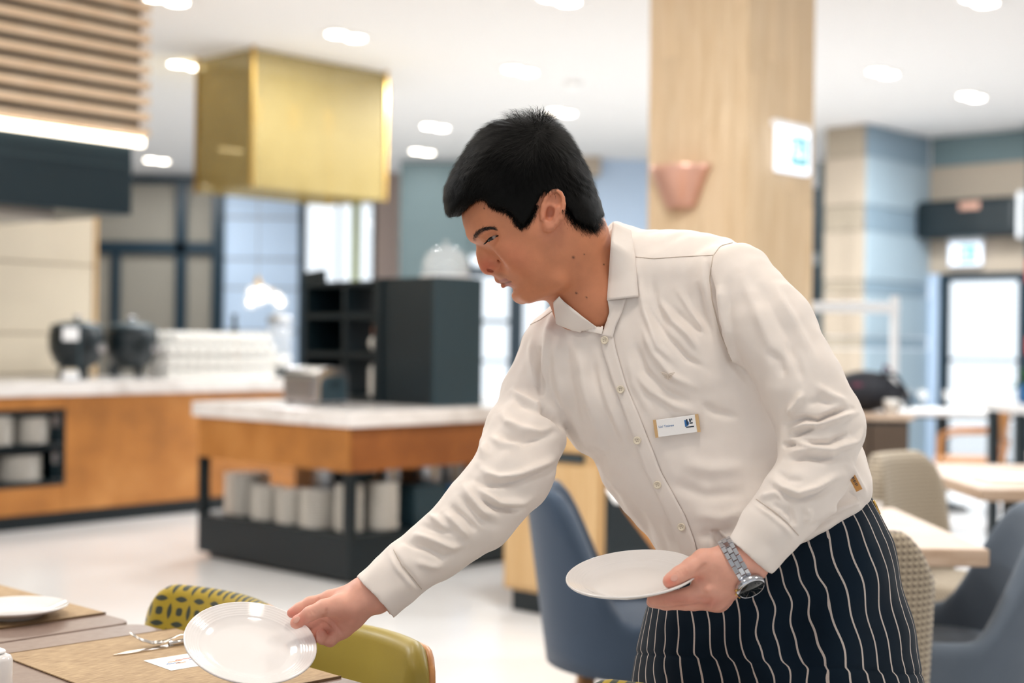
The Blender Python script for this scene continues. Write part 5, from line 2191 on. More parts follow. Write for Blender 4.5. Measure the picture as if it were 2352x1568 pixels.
FOLDS = [
    # reaching sleeve
    ([(1170, 889), (1191, 910), (1226, 928), (1258, 938)], .0045, 9), ([(1178, 906), (1200, 926), (1240, 941), (1282, 956)], -.004, 8),
    ([(1233, 922), (1254, 937), (1282, 963), (1304, 990)], -.008, 7),
    ([(1149, 942), (1167, 970), (1198, 988), (1240, 995), (1275, 984)], .006, 10), ([(1140, 985), (1163, 1005), (1205, 1013), (1254, 998), (1290, 985)], -.005, 9),
    ([(1122, 1000), (1150, 1018), (1200, 1024)], .003, 9),
    ([(1100, 1068), (1121, 1089), (1146, 1100), (1198, 1089), (1254, 1065), (1282, 1047)], .007, 9), ([(1080, 1100), (1128, 1112), (1181, 1107), (1254, 1081), (1285, 1062)], -.006, 8),
    ([(1093, 1118), (1121, 1142), (1149, 1156), (1198, 1154), (1230, 1140)], .005, 8), ([(1100, 1137), (1139, 1166), (1177, 1173), (1205, 1166)], -.007, 6),
    ([(1105, 960), (1112, 1040), (1104, 1060)], .004, 9), ([(1060, 1105), (1080, 1140), (1110, 1175), (1150, 1190)], .004, 8), ([(1050, 1130), (1075, 1165), (1105, 1195), (1145, 1208)], -.004, 8),
    ([(1032, 1160), (1069, 1191), (1098, 1222)], -.005, 7), ([(1020, 1175), (1050, 1205), (1080, 1238)], .005, 8),
    ([(943, 1226), (994, 1241), (1038, 1257), (1069, 1254)], .005, 8), ([(925, 1240), (975, 1257), (1016, 1279), (1040, 1274)], -.005, 7),
    ([(960, 1205), (1000, 1215), (1050, 1225)], -.003, 7), ([(985, 1180), (1010, 1200), (1030, 1225)], .004, 8), ([(950, 1290), (990, 1300), (1020, 1300)], .003, 8),
    ([(902, 1262), (921, 1298), (943, 1323), (966, 1352)], -.0035, 4.5), ([(893, 1270), (912, 1306), (934, 1331), (956, 1360)], .002, 5),
    # chest, reaching side
    ([(1275, 714), (1258, 770), (1254, 847), (1254, 903)], .005, 9), ([(1247, 788), (1238, 858), (1247, 917)], -.005, 8), ([(1222, 770), (1222, 830), (1235, 890)], .003, 9),
    ([(1318, 770), (1335, 840), (1356, 945), (1381, 1016)], .0035, 12), ([(1297, 753), (1306, 858), (1328, 985)], -.0035, 12), ([(1280, 760), (1280, 860), (1300, 960)], .003, 11),
    ([(1345, 775), (1362, 850), (1400, 960), (1430, 1040)], -.003, 11), ([(1370, 840), (1395, 930), (1430, 1010)], .003, 9),
    ([(1335, 1030), (1370, 1020), (1400, 1040)], .003, 12), ([(1380, 1090), (1430, 1130), (1470, 1190)], .003, 12), ([(1420, 1120), (1470, 1180), (1500, 1240)], -.003, 10),
    # chest, near side
    ([(1622, 590), (1626, 640), (1638, 691), (1657, 768), (1681, 830), (1714, 868), (1740, 892)], -.009, 7), ([(1669, 725), (1676, 796), (1702, 856)], .006, 8),
    ([(1655, 650), (1660, 700), (1668, 760)], .004, 10),
    ([(1466, 629), (1480, 715), (1513, 797), (1556, 835)], .004, 8), ([(1509, 682), (1547, 739), (1580, 768), (1609, 806)], .004, 7), ([(1485, 700), (1528, 768), (1580, 825), (1625, 848)], -.004, 7),
    ([(1470, 740), (1500, 810), (1545, 865), (1600, 890)], .0035, 8), ([(1456, 780), (1480, 850), (1530, 900), (1590, 925)], -.0035, 8), ([(1456, 854), (1494, 897), (1547, 930), (1600, 948)], .003, 8),
    ([(1540, 700), (1580, 740), (1620, 770)], -.003, 6), ([(1555, 660), (1590, 720), (1630, 770)], .003, 7), ([(1600, 640), (1610, 720), (1640, 790)], -.003, 8),
    ([(1500, 640), (1508, 700), (1535, 760)], -.003, 7), ([(1440, 800), (1455, 880), (1500, 960)], .002, 10),
    ([(1610, 925), (1640, 945), (1700, 960)], -.003, 9), ([(1560, 1060), (1640, 1080), (1720, 1070)], .003, 16), ([(1540, 1110), (1620, 1140), (1720, 1130)], -.003, 14),
    ([(1590, 1180), (1660, 1190), (1720, 1170)], .003, 14), ([(1600, 1230), (1650, 1225), (1690, 1210)], -.003, 11),
    # near sleeve
    ([(1700, 620), (1740, 720), (1790, 830)], .003, 14), ([(1740, 640), (1790, 740), (1840, 830)], -.003, 12), ([(1770, 640), (1830, 750), (1880, 850)], .003, 10),
    ([(1760, 800), (1790, 830), (1800, 870)], -.003, 10), ([(1800, 780), (1830, 830), (1845, 880)], -.003, 9),
    ([(1808, 956), (1832, 926), (1846, 896)], .006, 9), ([(1850, 930), (1880, 920), (1920, 925)], -.003, 9), ([(1870, 880), (1910, 910), (1950, 925)], .003, 9),
    ([(1806, 973), (1850, 960), (1877, 965), (1904, 953), (1940, 939), (1960, 938)], -.0085, 5.5), ([(1808, 987), (1850, 975), (1889, 973), (1940, 955), (1970, 947)], .005, 6),
    ([(1812, 1003), (1850, 990), (1872, 983)], -.006, 4.5), ([(1820, 1011), (1868, 1029), (1910, 1033), (1964, 1012), (1988, 980)], .006, 7), ([(1838, 1011), (1868, 1018), (1905, 1018), (1950, 995)], -.005, 6),
    ([(1795, 1022), (1830, 1018)], -.006, 5), ([(1806, 1042), (1844, 1036), (1880, 1040), (1930, 1040)], .004, 7), ([(1805, 1055), (1850, 1048), (1885, 1052), (1940, 1050)], -.005, 7),
    ([(1772, 1100), (1802, 1122), (1835, 1134), (1874, 1122), (1910, 1098), (1936, 1090)], .006, 8), ([(1768, 1114), (1806, 1140), (1844, 1147), (1888, 1132), (1925, 1105)], -.005, 7),
    ([(1780, 1080), (1810, 1100), (1850, 1105)], -.003, 8), ([(1739, 1146), (1784, 1132), (1812, 1150)], .004, 7), ([(1808, 1160), (1817, 1184), (1826, 1210)], -.004, 7), ([(1770, 1155), (1800, 1170), (1815, 1190)], -.003, 6),
    ([(1850, 1160), (1860, 1180), (1850, 1205)], .003, 8),
    ([(1737, 1148), (1775, 1174), (1808, 1201), (1834, 1231)], -.003, 4), ([(1730, 1156), (1768, 1182), (1800, 1209), (1826, 1240)], .002, 5),
    # waist
    ([(1950, 1120), (1980, 1145), (1985, 1165)], -.004, 7), ([(1900, 1180), (1945, 1160), (1980, 1150)], .005, 8), ([(1860, 1215), (1910, 1195), (1950, 1180)], -.003, 8),
    ([(1940, 1050), (1965, 1100), (1990, 1140)], .003, 8),
]


NS = vnormals(VS, QS)
VS = VS + NS * (1.7 * stroke_disp(VS, NS, FOLDS))[:, None]


def wave_noise(V, seeds, amp, freq):
    o_ = np.zeros(len(V))
    r_ = np.random.default_rng(seeds)
    for _ in range(9):
        k = r_.normal(size=3) * freq
        o_ += np.sin(V @ k + r_.uniform(0, 6.28))
    return o_ / 9 * amp


VS = VS + NS * (wave_noise(VS, 3, .0028, 55) + wave_noise(VS, 4, .0014, 130))[:, None]
VS = relax(VS, QS, 1, .3)
s = N('shirt_cotton')
v = s.coord('Object')
f = s.noise(v, 25, 3)
f2 = s.noise(v, 1500, 2)
vo = s.add('ShaderNodeTexVoronoi')
s.link(v, vo.inputs['Vector'])
vo.inputs['Scale'].default_value = 110
dots = s.math('LESS_THAN', vo.outputs['Distance'], .14)
s.base(s.mix(f, lin('#e9dfd7'), lin('#f1e8e1')), .82, spec=.2, sheen=.15)
s.bump(s.math('MULTIPLY_ADD', dots, .8, s.math('MULTIPLY', f2, .3)), .22, .0012)
s.b.inputs['Subsurface Weight'].default_value = .08
s.b.inputs['Subsurface Radius'].default_value = (.006, .005, .004)
sh = obj('shirt', np_mesh('shirt', VS, QS), 'shirt_cotton', person)
sh['label'] = 'white long-sleeved cotton shirt'
shirt_bvh = BVHTree.FromPolygons(VS.tolist(), QS.tolist())


def hit(px, py, lift=0.0, both_=True, bvhs=None):
    d = (P(px, py, 1) - CAM).normalized()
    best = None
    for b in (bvhs or ([shirt_bvh, body_bvh] if both_ else [shirt_bvh])):
        loc, nrm, _, dist = b.ray_cast(CAM, d)
        if loc is not None and (best is None or dist < best[2]):
            best = (loc, nrm, dist)
    if best is None:
        return None
    n = best[1] if best[1].dot(d) < 0 else -best[1]
    return best[0] + n * lift, n


def drape(name, rows, lift, mat, parent, thick=.0012, smooth_n=2, both_=True):
    """rows of pixel points laid on the clothes as a thin strip of cloth"""
    pts = [[hit(a, b, 0, both_) for a, b in r] for r in rows]
    nr, nc = len(pts), len(pts[0])
    fin = [[q[0] if q else None for q in r] for r in pts]
    nn = [[q[1] if q else Vector((0, -1, 0)) for q in r] for r in pts]
    for i in range(nr):
        for j in range(nc):
            if fin[i][j] is None:
                src = [fin[x_][y_] for x_ in range(nr) for y_ in range(nc) if fin[x_][y_] is not None]
                fin[i][j] = P(*rows[i][j], min(src, key=lambda q_: (q_ - P(*rows[i][j], q_.y)).length).y)
    for _ in range(smooth_n):
        new = [r[:] for r in fin]
        for i in range(nr):
            for j in range(nc):
                nb_ = [fin[x_][y_] for x_, y_ in ((i - 1, j), (i + 1, j), (i, j - 1), (i, j + 1)) if 0 <= x_ < nr and 0 <= y_ < nc]
                avg = sum((q_.y for q_ in nb_)) / len(nb_)
                yy = min(fin[i][j].y, .5 * fin[i][j].y + .5 * avg)
                new[i][j] = P(*rows[i][j], yy)
        fin = new
    m = MB()
    top = []
    for i in range(nr):
        for j in range(nc):
            lf = lift[i][j] if isinstance(lift, list) else lift
            n_ = (nn[i][j] * .5 + (CAM - fin[i][j]).normalized() * .5).normalized()
            top.append(fin[i][j] + n_ * lf)
    bot = [q_ + (q_ - CAM).normalized() * thick for q_ in top]
    N_ = nr * nc
    fs_ = []
    for i in range(nr - 1):
        for j in range(nc - 1):
            a, b, c, d = i * nc + j, i * nc + j + 1, (i + 1) * nc + j + 1, (i + 1) * nc + j
            fs_ += [(a, b, c, d), (a + N_, d + N_, c + N_, b + N_)]
    ring = [j for j in range(nc)] + [i * nc + nc - 1 for i in range(1, nr)] + [(nr - 1) * nc + j for j in range(nc - 2, -1, -1)] + [i * nc for i in range(nr - 2, 0, -1)]
    for a, b in zip(ring, ring[1:] + ring[:1]):
        fs_.append((a, a + N_, b + N_, b))
    m.add(top + bot, fs_)
    return m.build(name, mat, parent, smooth=True)


def interp(pts, n):
    pts = [Vector((a, b, 0)) for a, b in pts]
    L = [0]
    for i in range(len(pts) - 1):
        L.append(L[-1] + (pts[i + 1] - pts[i]).length)
    out = []
    for k in range(n):
        s_ = L[-1] * k / (n - 1)
        i = max(0, min(len(pts) - 2, next((j for j in range(len(L) - 1) if L[j + 1] >= s_ - 1e-9), len(pts) - 2)))
        t = (s_ - L[i]) / max(1e-9, L[i + 1] - L[i])
        q_ = pts[i].lerp(pts[i + 1], t)
        out.append((q_.x, q_.y))
    return out


def between(e1, e2, n, m):
    a, b = interp(e1, n), interp(e2, n)
    return [[(p_[0] + (q_[0] - p_[0]) * j / (m - 1), p_[1] + (q_[1] - p_[1]) * j / (m - 1)) for j in range(m)] for p_, q_ in zip(a, b)]


# button placket
pl_l = [(1377, 766), (1386, 810), (1407, 873), (1446, 978), (1481, 1078), (1529, 1172), (1557, 1248), (1575, 1330)]
pl_r = [(1408, 764), (1416, 805), (1438, 882), (1480, 1021 - 38), (1519, 1083), (1573, 1180), (1598, 1245), (1616, 1330)]
drape('placket', between(pl_l, pl_r, 48, 6), .0030, 'shirt_cotton', person, .0016, 3, False)
# collar leaves
in_n = [(1407, 509), (1403, 557), (1397, 643), (1394, 690)]
out_n = [(1450, 529), (1459, 591), (1463, 640), (1467, 681)]
rows = between(in_n, out_n, 22, 8)


def leaf_strip(name, inner, outer, n=22, m=8, thick=.0016):
    """collar leaf from 3-D edge curves (px, py, D)"""
    def ev(c, t):
        k = t * (len(c) - 1)
        i = min(len(c) - 2, int(k))
        f_ = k - i
        return [c[i][q_] + (c[i + 1][q_] - c[i][q_]) * f_ for q_ in range(3)]
    top = []
    for i in range(n):
        a, b = ev(inner, i / (n - 1)), ev(outer, i / (n - 1))
        for j in range(m):
            s_ = j / (m - 1)
            x, y, D = [a[q_] + (b[q_] - a[q_]) * s_ for q_ in range(3)]
            D -= .006 * math.sin(math.pi * s_)
            top.append(P(x, y, D))
    bot = [q_ + (q_ - CAM).normalized() * thick for q_ in top]
    N_ = n * m
    fs_ = []
    for i in range(n - 1):
        for j in range(m - 1):
            a, b, c, d = i * m + j, i * m + j + 1, (i + 1) * m + j + 1, (i + 1) * m + j
            fs_ += [(a, b, c, d), (a + N_, d + N_, c + N_, b + N_)]
    ring = [j for j in range(m)] + [i * m + m - 1 for i in range(1, n)] + [(n - 1) * m + j for j in range(m - 2, -1, -1)] + [i * m for i in range(n - 2, 0, -1)]
    for a, b in zip(ring, ring[1:] + ring[:1]):
        fs_.append((a, a + N_, b + N_, b))
    return MB().add(top + bot, fs_).build(name, 'shirt_cotton', person, smooth=True)


def dep(px, py, lift):
    h_ = hit(px, py)
    return (h_[0].y - lift) if h_ else 2.06


innr = [(a, b, min(dep(a + 3, b, .004), 2.12)) for a, b in in_n]
innr[0] = (1407, 509, YH + .01)
innr[1] = (1403, 557, YH - .045)
outr = [(a, b, dep(a, b, .004)) for a, b in out_n]
outr[0] = (1450, 529, YH - .0)
leaf_strip('collar_leaf', innr, outr)
# band under the leaf down to the top button
bl, br = [(1394, 688), (1398, 715), (1388, 748), (1378, 772)], [(1440, 684), (1428, 720), (1415, 750), (1408, 776)]
drape('collar_band', between(bl, br, 16, 6), .004, 'shirt_cotton', person, .0016, 3)
# far collar leaf
fi = [(1284, 674), (1300, 692), (1336, 722), (1387, 760)]
fo = [(1274, 690), (1283, 741), (1318, 755), (1384, 768)]
drape('collar_leaf', between(fi, fo, 26, 8), .007, 'shirt_cotton', person, .0016, 3)
# seams
simple('seam_thread', '#cdbfb2', .85)


def seam(pts, r=.0007, n=26, mat='seam_thread', lift=.0003):
    q_ = [hit(a, b, lift, False) for a, b in interp(pts, n)]
    q_ = [x_[0] for x_ in q_ if x_]
    if len(q_) > 3:
        MB().tube(q_, r, 5).build('seam', mat, person, smooth=True)


seam([(1460, 590), (1500, 594), (1560, 590), (1638, 586)])
seam([(1690, 556), (1655, 565), (1638, 588), (1630, 640), (1636, 690), (1655, 766), (1680, 829)], .0009, 40)
seam([(1282, 705), (1240, 735), (1205, 752)])
seam([(1384, 780), (1412, 875), (1452, 980), (1486, 1078), (1535, 1172), (1563, 1250)], .0005)
seam([(1402, 780), (1432, 884), (1475, 985), (1513, 1083), (1566, 1180), (1592, 1248)], .0005)
seam([(904, 1262), (923, 1298), (945, 1323), (968, 1352)], .0006)
seam([(1737, 1146), (1775, 1172), (1808, 1199), (1834, 1229)], .0006)
# buttons
simple('button_pearl', '#e5d9c4', .3)
simple('button_hole', '#8d7d69', .6)
for (bx, by) in [(1391, 781), (1427, 894), (1466, 1010), (1513, 1111), (1570, 1208)]:
    h_ = hit(bx, by, .0045, False)
    t_ = Vector((0, 0, 1)).rotation_difference((h_[1] * .4 + (CAM - h_[0]).normalized() * .6).normalized())
    m = MB().lathe([(1e-4, 0), (.0054, 0), (.0058, .0008), (.0056, .002), (.0044, .0024), (.0040, .0017), (1e-4, .0016)], 20)
    m.v = [tuple(h_[0] + t_ @ Vector(q_)) for q_ in m.v]
    b_ = m.build('button', 'button_pearl', person, smooth=True)
    for i in range(4):
        a = math.pi / 4 + i * math.pi / 2
        m = MB().lathe([(1e-4, .0015), (.0006, .0015), (.0006, .0020), (1e-4, .0020)], 8, (.0017 * math.cos(a), .0017 * math.sin(a), 0))
        m.v = [tuple(h_[0] + t_ @ Vector(q_)) for q_ in m.v]
        m.build('thread_hole', 'button_hole', b_)


# name badge
def text_mesh(txt, size, align='LEFT'):
    cu = bpy.data.curves.new('lettering', 'FONT')
    cu.body = txt
    cu.size = size
    cu.align_x = align
    cu.align_y = 'CENTER'
    cu.extrude = .00008
    cu.resolution_u = 3
    o_ = bpy.data.objects.new('lettering', cu)
    C.objects.link(o_)
    dg = bpy.context.evaluated_depsgraph_get()
    me_ = bpy.data.meshes.new_from_object(o_.evaluated_get(dg))
    bpy.data.objects.remove(o_, do_unlink=True)
    return me_


def frame_on(px, py, ang, lift, cw=.55):
    """matrix on the shirt: x runs along the picture direction ang (deg), z out of the cloth"""
    h_ = hit(px, py, lift, False)
    n_ = (h_[1] * (1 - cw) + (CAM - h_[0]).normalized() * cw).normalized()
    a = math.radians(ang)
    x_ = RX * math.cos(a) + UP * math.sin(a)
    x_ = (x_ - n_ * x_.dot(n_)).normalized()
    y_ = n_.cross(x_)
    M = Matrix.Identity(4)
    for i in range(3):
        M[i][0], M[i][1], M[i][2], M[i][3] = x_[i], y_[i], n_[i], h_[0][i]
    return M


Mb = frame_on(1557, 977, 8, .006)
bw, bh = 97 / 1620, 40 / 1620
bd = MB().box(-bw / 2, bw / 2, -bh / 2, bh / 2, -.003, 0, Mb).build('name_badge', 'white_plastic', person, bevel=.0006)
bd['label'] = 'white name badge with wooden ends'
for s_ in (-1, 1):
    MB().box(s_ * bw / 2 - .0022, s_ * bw / 2 + .0022, -bh / 2 - .0003, bh / 2 + .0003, -.0032, .0006, Mb).build('badge_end', 'cabinet_oak', bd)
me_ = text_mesh('Lis/ Trainee', .0046)
me_.transform(Mb @ Matrix.Translation((-.0255, .0018, .0002)))
obj('badge_lettering', me_, 'ink_blue', bd)
Mb2 = Mb @ Matrix.Translation((.0082, .0002, 0))
m = MB()
m.box(.0062, .0082, -.0005, .0075, .0001, .0003, Mb2)
m.box(.0105, .0128, .0030, .0075, .0001, .0003, Mb2)
m.box(.0105, .0150, .0005, .0022, .0001, .0003, Mb2)
m.box(.0135, .0150, .0048, .0075, .0001, .0003, Mb2)
m.build('badge_logo', 'ink_dark', bd)
m = MB()
lg = [(.0036, -.0028)] + [(.0036 + .0062 * math.sin(a), .0018 - .0048 * math.cos(a)) for a in [i * math.pi / 8 for i in range(9)]] + [(.0036, .0066)]
m.prism(lg, .0001, .00028)
m.v = [tuple(Mb2 @ Vector(q_)) for q_ in m.v]
m.build('badge_logo_mark', 'ink_blue', bd)
MB().box(.0050, .0160, -.0046, -.0030, .0001, .0003, Mb2).build('badge_logo_line', 'ink_dark', bd)
# embroidered emblem: small winged mark in the shirt's own thread
Me = frame_on(1536, 862, 4, .0016)
simple('emblem_thread', '#d9cbbd', .6)
m = MB()
for s_ in (-1, 1):
    for i in range(4):
        z = .0042 - i * .0022
        m.tube([tuple(Me @ Vector((s_ * .0014, z - .0016, .0004))), tuple(Me @ Vector((s_ * .005, z, .0006))), tuple(Me @ Vector((s_ * (.0105 - i * .002), z + .0008, .0004)))], .00065, 5)
m.tube([tuple(Me @ Vector((0, .003, .0004))), tuple(Me @ Vector((0, -.006, .0004)))], .0009, 5)
m.build('embroidered_emblem', 'emblem_thread', person)
# leather tab at the waist
Ml = frame_on(1957, 1098, -62, .004, 1.0)
lt = MB().box(-.0150, .0150, -.0045, .0045, -.0016, 0, Ml).build('leather_tab', 'tan_leather', person, bevel=.0004)
lt['label'] = 'small tan leather tab with dark letters'
m = MB()
for i, w_ in enumerate([.0013, .0008, .0013, .0008, .0014, .0007, .0012, .0008]):
    x_ = -.009 + i * .0023
    m.box(x_, x_ + w_, -.0016 + .0006 * (i % 2), .0018, .0001, .0003, Ml)
m.build('tab_lettering', 'ink_dark', lt)

# --- APRON, TROUSERS, SHOES ---------------------------------------------------
AT = Table(1360, 2240, 1000, 2040, 4)
APRON = [(1560, 1080), (1520, 1280), (1498, 1350), (1476, 1410), (1456, 1485), (1442, 1568), (1436, 1700), (1446, 1860), (1460, 2100), (2130, 2100), (2140, 1800), (2132, 1650), (2118, 1568), (2092, 1410), (2052, 1240), (2006, 1150), (1975, 1080)]
SD_A = blur(poly_sd(APRON, AT.PX, AT.PY), 4)
RT_A, CT_A = idw(AT, [(1750, 1150, 170, .120), (1780, 1350, 215, .150), (1780, 1600, 230, .165), (1790, 1900, 230, .165)])
yma = lambda px, py: 2.115 - .00012 * (px - 1700)


def apron_cut(X, Y, Z):
    px, py = proj(X, Y, Z)
    line = np.interp(px, [1400, 1530, 1690, 1830, 1905, 1965, 2005, 2060], [1290, 1330, 1300, 1215, 1180, 1150, 1128, 1112])
    return np.maximum((line - py) * 2 / FPX * .8, (py - 1975) * 2 / FPX)


apron = [Prim(pillow(AT, SD_A, RT_A, CT_A, yma), pp(1790, 1560, 2.1), .62, 'u', 0), Prim(apron_cut, (0, 0, 0), 9, 'i', .004)]
VA, QA = mesh_field(apron, (.10, 1.86, .40), (.66, 2.36, 1.08), .0034)
VA = relax(VA, QA, 1, .4)
NA = vnormals(VA, QA)
apx, apy = proj(VA[:, 0], VA[:, 1], VA[:, 2])
crease = 1502 + (apx - 1500) * .075
jog = 1 / (1 + np.exp(-(apy - crease) / 2.5))
fold = .004 * np.sin((apx + .25 * (apy - 1300)) / 31 + 1.2 * np.sin(apy / 70)) * np.clip((apy - 1230) / 200, 0, 1) + wave_noise(VA, 9, .003, 30) - .0022 * np.exp(-((apy - crease) / 5) ** 2)
VA = VA + NA * fold[:, None]
az = (1.25 - VA[:, 2])
cxw = P(1740, 1300, 2.1).x + (az - (1300 - 784) / FPX * 2.1) * .21
th_ = np.arctan2(VA[:, 0] - cxw, -(VA[:, 1] - 2.12))
arc = th_ * .205 * (1 + .12 * np.clip((az - .35) / .3, 0, 1))
wob = .0018 * np.sin(apy / 23 + apx / 90) + .0016 * np.sin(apy / 41 - apx / 60 + 1) + .0012 * np.sin(apy / 13 + apx / 37) * (np.sin(apx / 55) > 0)
stripe = (arc + 1.5 * wob - .0065 * jog) / .0292
me = np_mesh('apron', VA, QA)
setattr_v(me, 'stripe', stripe)
s = N('apron_stripe')
fr = s.math('FRACT', s.math('ADD', s.attr('stripe'), 50.0))
k = s.math('LESS_THAN', s.math('ABSOLUTE', s.math('SUBTRACT', fr, .5)), .052)
nv = s.noise(s.coord('Object'), 1200, 2)
nv3 = s.noise(s.coord('Object'), 12, 3)
s.base(s.mix(k, s.mix(nv3, lin('#04131f'), lin('#0a1e2e')), s.mix(nv, lin('#a69a92'), lin('#d9cfc8'))), .85, sheen=.05, spec=.15)
s.bump(nv, .2, .0006)
apo = obj('apron', me, 'apron_stripe', person)
apo['label'] = 'navy apron with thin cream stripes'
apron_bvh = BVHTree.FromPolygons(VA.tolist(), QA.tolist())
# waist buckle
hb = hit(2012, 1165, .001, bvhs=[apron_bvh]) or hit(1995, 1175, .001, bvhs=[apron_bvh])
a_, b_ = P(2006, 1150, hb[0].y - .002), P(2020, 1180, hb[0].y + .004)
MB().tube([a_, a_.lerp(b_, .5), b_], .0022, 6).build('waist_buckle', 'brass', person, smooth=True)
# trousers and shoes below the picture
cxh = P(1790, 1600, 2.1).x
legs = []
for s_, yy in ((-1, 2.17), (1, 2.04)):
    hx = cxh + s_ * .10
    legs += [cone((hx, yy, .62), .085, (hx - .01, yy, .45), .075, .03), cone((hx - .01, yy, .45), .072, (hx, yy + .005, .085), .058, .01)]
VL, QL = mesh_field(legs, (cxh - .3, 1.85, .0), (cxh + .3, 2.35, .72), .006)
obj('trousers', np_mesh('trousers', VL, QL), 'bag_black', person)
for s_, yy in ((-1, 2.17), (1, 2.04)):
    hx = cxh + s_ * .10
    sm = [ell((hx + .02, yy, .05), (.06, .045, .055), None, .02), ell((hx - .10, yy - .02, .032), (.10, .047, .036), None, .02)]
    VL, QL = mesh_field(sm, (hx - .24, yy - .1, -.03), (hx + .12, yy + .1, .14), .005)
    VL[:, 2] = np.maximum(VL[:, 2], .001)
    obj('shoe', np_mesh('shoe', VL, QL), 'black_metal', person)

# --- HAIR ---------------------------------------------------------------------
HAIRO = [(1031, 499), (1022, 488), (1018, 455), (1021, 428), (1032, 402), (1044, 380), (1063, 352), (1082, 324), (1104, 300), (1120, 288), (1140, 279), (1171, 273), (1200, 268),
         (1245, 268), (1270, 276), (1285, 286), (1305, 307), (1328, 342), (1347, 380), (1363, 418), (1379, 460), (1390, 496), (1396, 540), (1370, 590), (1330, 640), (1250, 660), (1190, 600), (1120, 560), (1070, 520), (1058, 500)]
SD_H = blur(poly_sd(HAIRO, HT.PX, HT.PY), 2)
RT_H, CT_H = idw(HT, [(1210, 380, 128, .0885), (1110, 400, 105, .081), (1060, 450, 90, .074), (1180, 500, 105, .0785), (1215, 515, 108, .0770), (1330, 480, 108, .0775), (1340, 520, 95, .074), (1260, 440, 115, .0815), (1290, 480, 105, .0775)])
HREG = [(1031, 500), (1045, 499), (1059, 494), (1072, 478), (1090, 463), (1108, 455), (1117, 462), (1126, 475), (1140, 482), (1160, 486), (1177, 500), (1186, 518), (1196, 526), (1208, 520), (1218, 512), (1228, 494), (1235, 470), (1238, 452), (1250, 441), (1272, 441), (1290, 456), (1299, 478),
        (1310, 500), (1322, 512), (1342, 522), (1362, 531), (1376, 520), (1391, 500), (1420, 470), (1420, 220), (980, 220), (980, 470), (1010, 492)]
SD_R = poly_sd(HREG, HT.PX, HT.PY)
rg = np.random.default_rng(5)
SD_R = blur(SD_R, 1)


def hcut(X, Y, Z):
    px, py = proj(X, Y, Z)
    rag = 3.0 * np.sin(px / 3.1 + 40 * np.abs(Y - YH)) + 2.0 * np.sin(px / 1.7 + 3)
    inset = np.clip((px - 1105) / 20, 0, 1) * 7 * np.clip((py - 462) / 20, 0, 1)
    return -(HT.sample(SD_R, px, py) + rag * .5 - inset) * HS * .9


hair = [Prim(pillow(HT, SD_H, RT_H, CT_H, ymh), pp(1215, 440, YH), .2, 'u', 0), Prim(hcut, (0, 0, 0), 9, 'i', .003)]
VH, QH = mesh_field(hair, (-.12, 1.96, 1.36), (.18, 2.2, 1.60), .0026)
NH = vnormals(VH, QH)
hpx, hpy = proj(VH[:, 0], VH[:, 1], VH[:, 2])
# locks: shallow ridges running away from the crown
ang_ = np.arctan2(hpy - 300, hpx - 1240)
VH = VH + NH * (.0004 * np.sin(ang_ * 46 + 5 * np.sin(hpy / 17)) + wave_noise(VH, 21, .0016, 120))[:, None] * np.clip((500 - hpy) / 80, .1, 1)[:, None]
NH = vnormals(VH, QH)
m = MB()
m.add([], [])
hv, hf = [], []
fc = VH[QH].mean(1)
fnrm = NH[QH].mean(1)
nst = 26000
pick = rng.choice(len(fc), nst)
for q_ in pick:
    c = Vector(fc[q_])
    n_ = Vector(fnrm[q_]).normalized()
    px_, py_ = proj(np.array([c.x]), np.array([c.y]), np.array([c.z]))
    px_, py_ = px_[0], py_[0]
    g_ = Vector((px_ - 1238, 0, -(py_ - 292))) * 1.0
    if g_.length < 14:
        g_ = Vector((rng.normal(), rng.normal(), .4)) * 10
    g_.normalize()
    if px_ < 1150 and py_ > 330:
        g_ = (g_ + Vector((-.1, 0, -.9))).normalized()
    g_ = g_ + Vector((rng.normal() * .22, rng.normal() * .22, rng.normal() * .22))
    g_ = g_ - n_ * g_.dot(n_)
    if g_.length < 1e-4:
        continue
    g_.normalize()
    top_ = np.clip((480 - py_) / 190, 0, 1)
    low = py_ > 440 and px_ > 1115
    L_ = (.0085 if low else .010 + .008 * top_) * rng.uniform(.6, 1.2)
    lift = (.0012 if low else .0018 + .0026 * top_) * rng.uniform(.3, 1.3)
    if 1170 < px_ < 1262 and py_ < 290:
        lift *= 3.0
    sd_ = g_.cross(n_)
    w_ = .00026
    o_ = len(hv)
    for k_, s2 in enumerate((0, .5, 1)):
        p_ = c - n_ * .0006 + g_ * L_ * s2 + n_ * (lift * math.sin(s2 * 2.0))
        ww = w_ * (1, .8, .15)[k_]
        hv += [p_ - sd_ * ww, p_ + sd_ * ww]
    hf += [(o_, o_ + 1, o_ + 3, o_ + 2), (o_ + 2, o_ + 3, o_ + 5, o_ + 4)]
nV = len(VH)
mm = bpy.data.meshes.new('hair')
mm.from_pydata([tuple(q_) for q_ in VH] + [tuple(q_) for q_ in hv], [], [tuple(int(x_) for x_ in q_) for q_ in QH] + [tuple(i + nV for i in q_) for q_ in hf])
mm.update()
s = N('hair_black')
nv = s.noise(s.coord('Object'), 160, 3)
s.base(s.mix(nv, lin('#020303'), lin('#080706')), .55, spec=.10)
ho = obj('hair', mm, 'hair_black', person, smooth=True)
ho['label'] = 'short black hair with straight fringe'

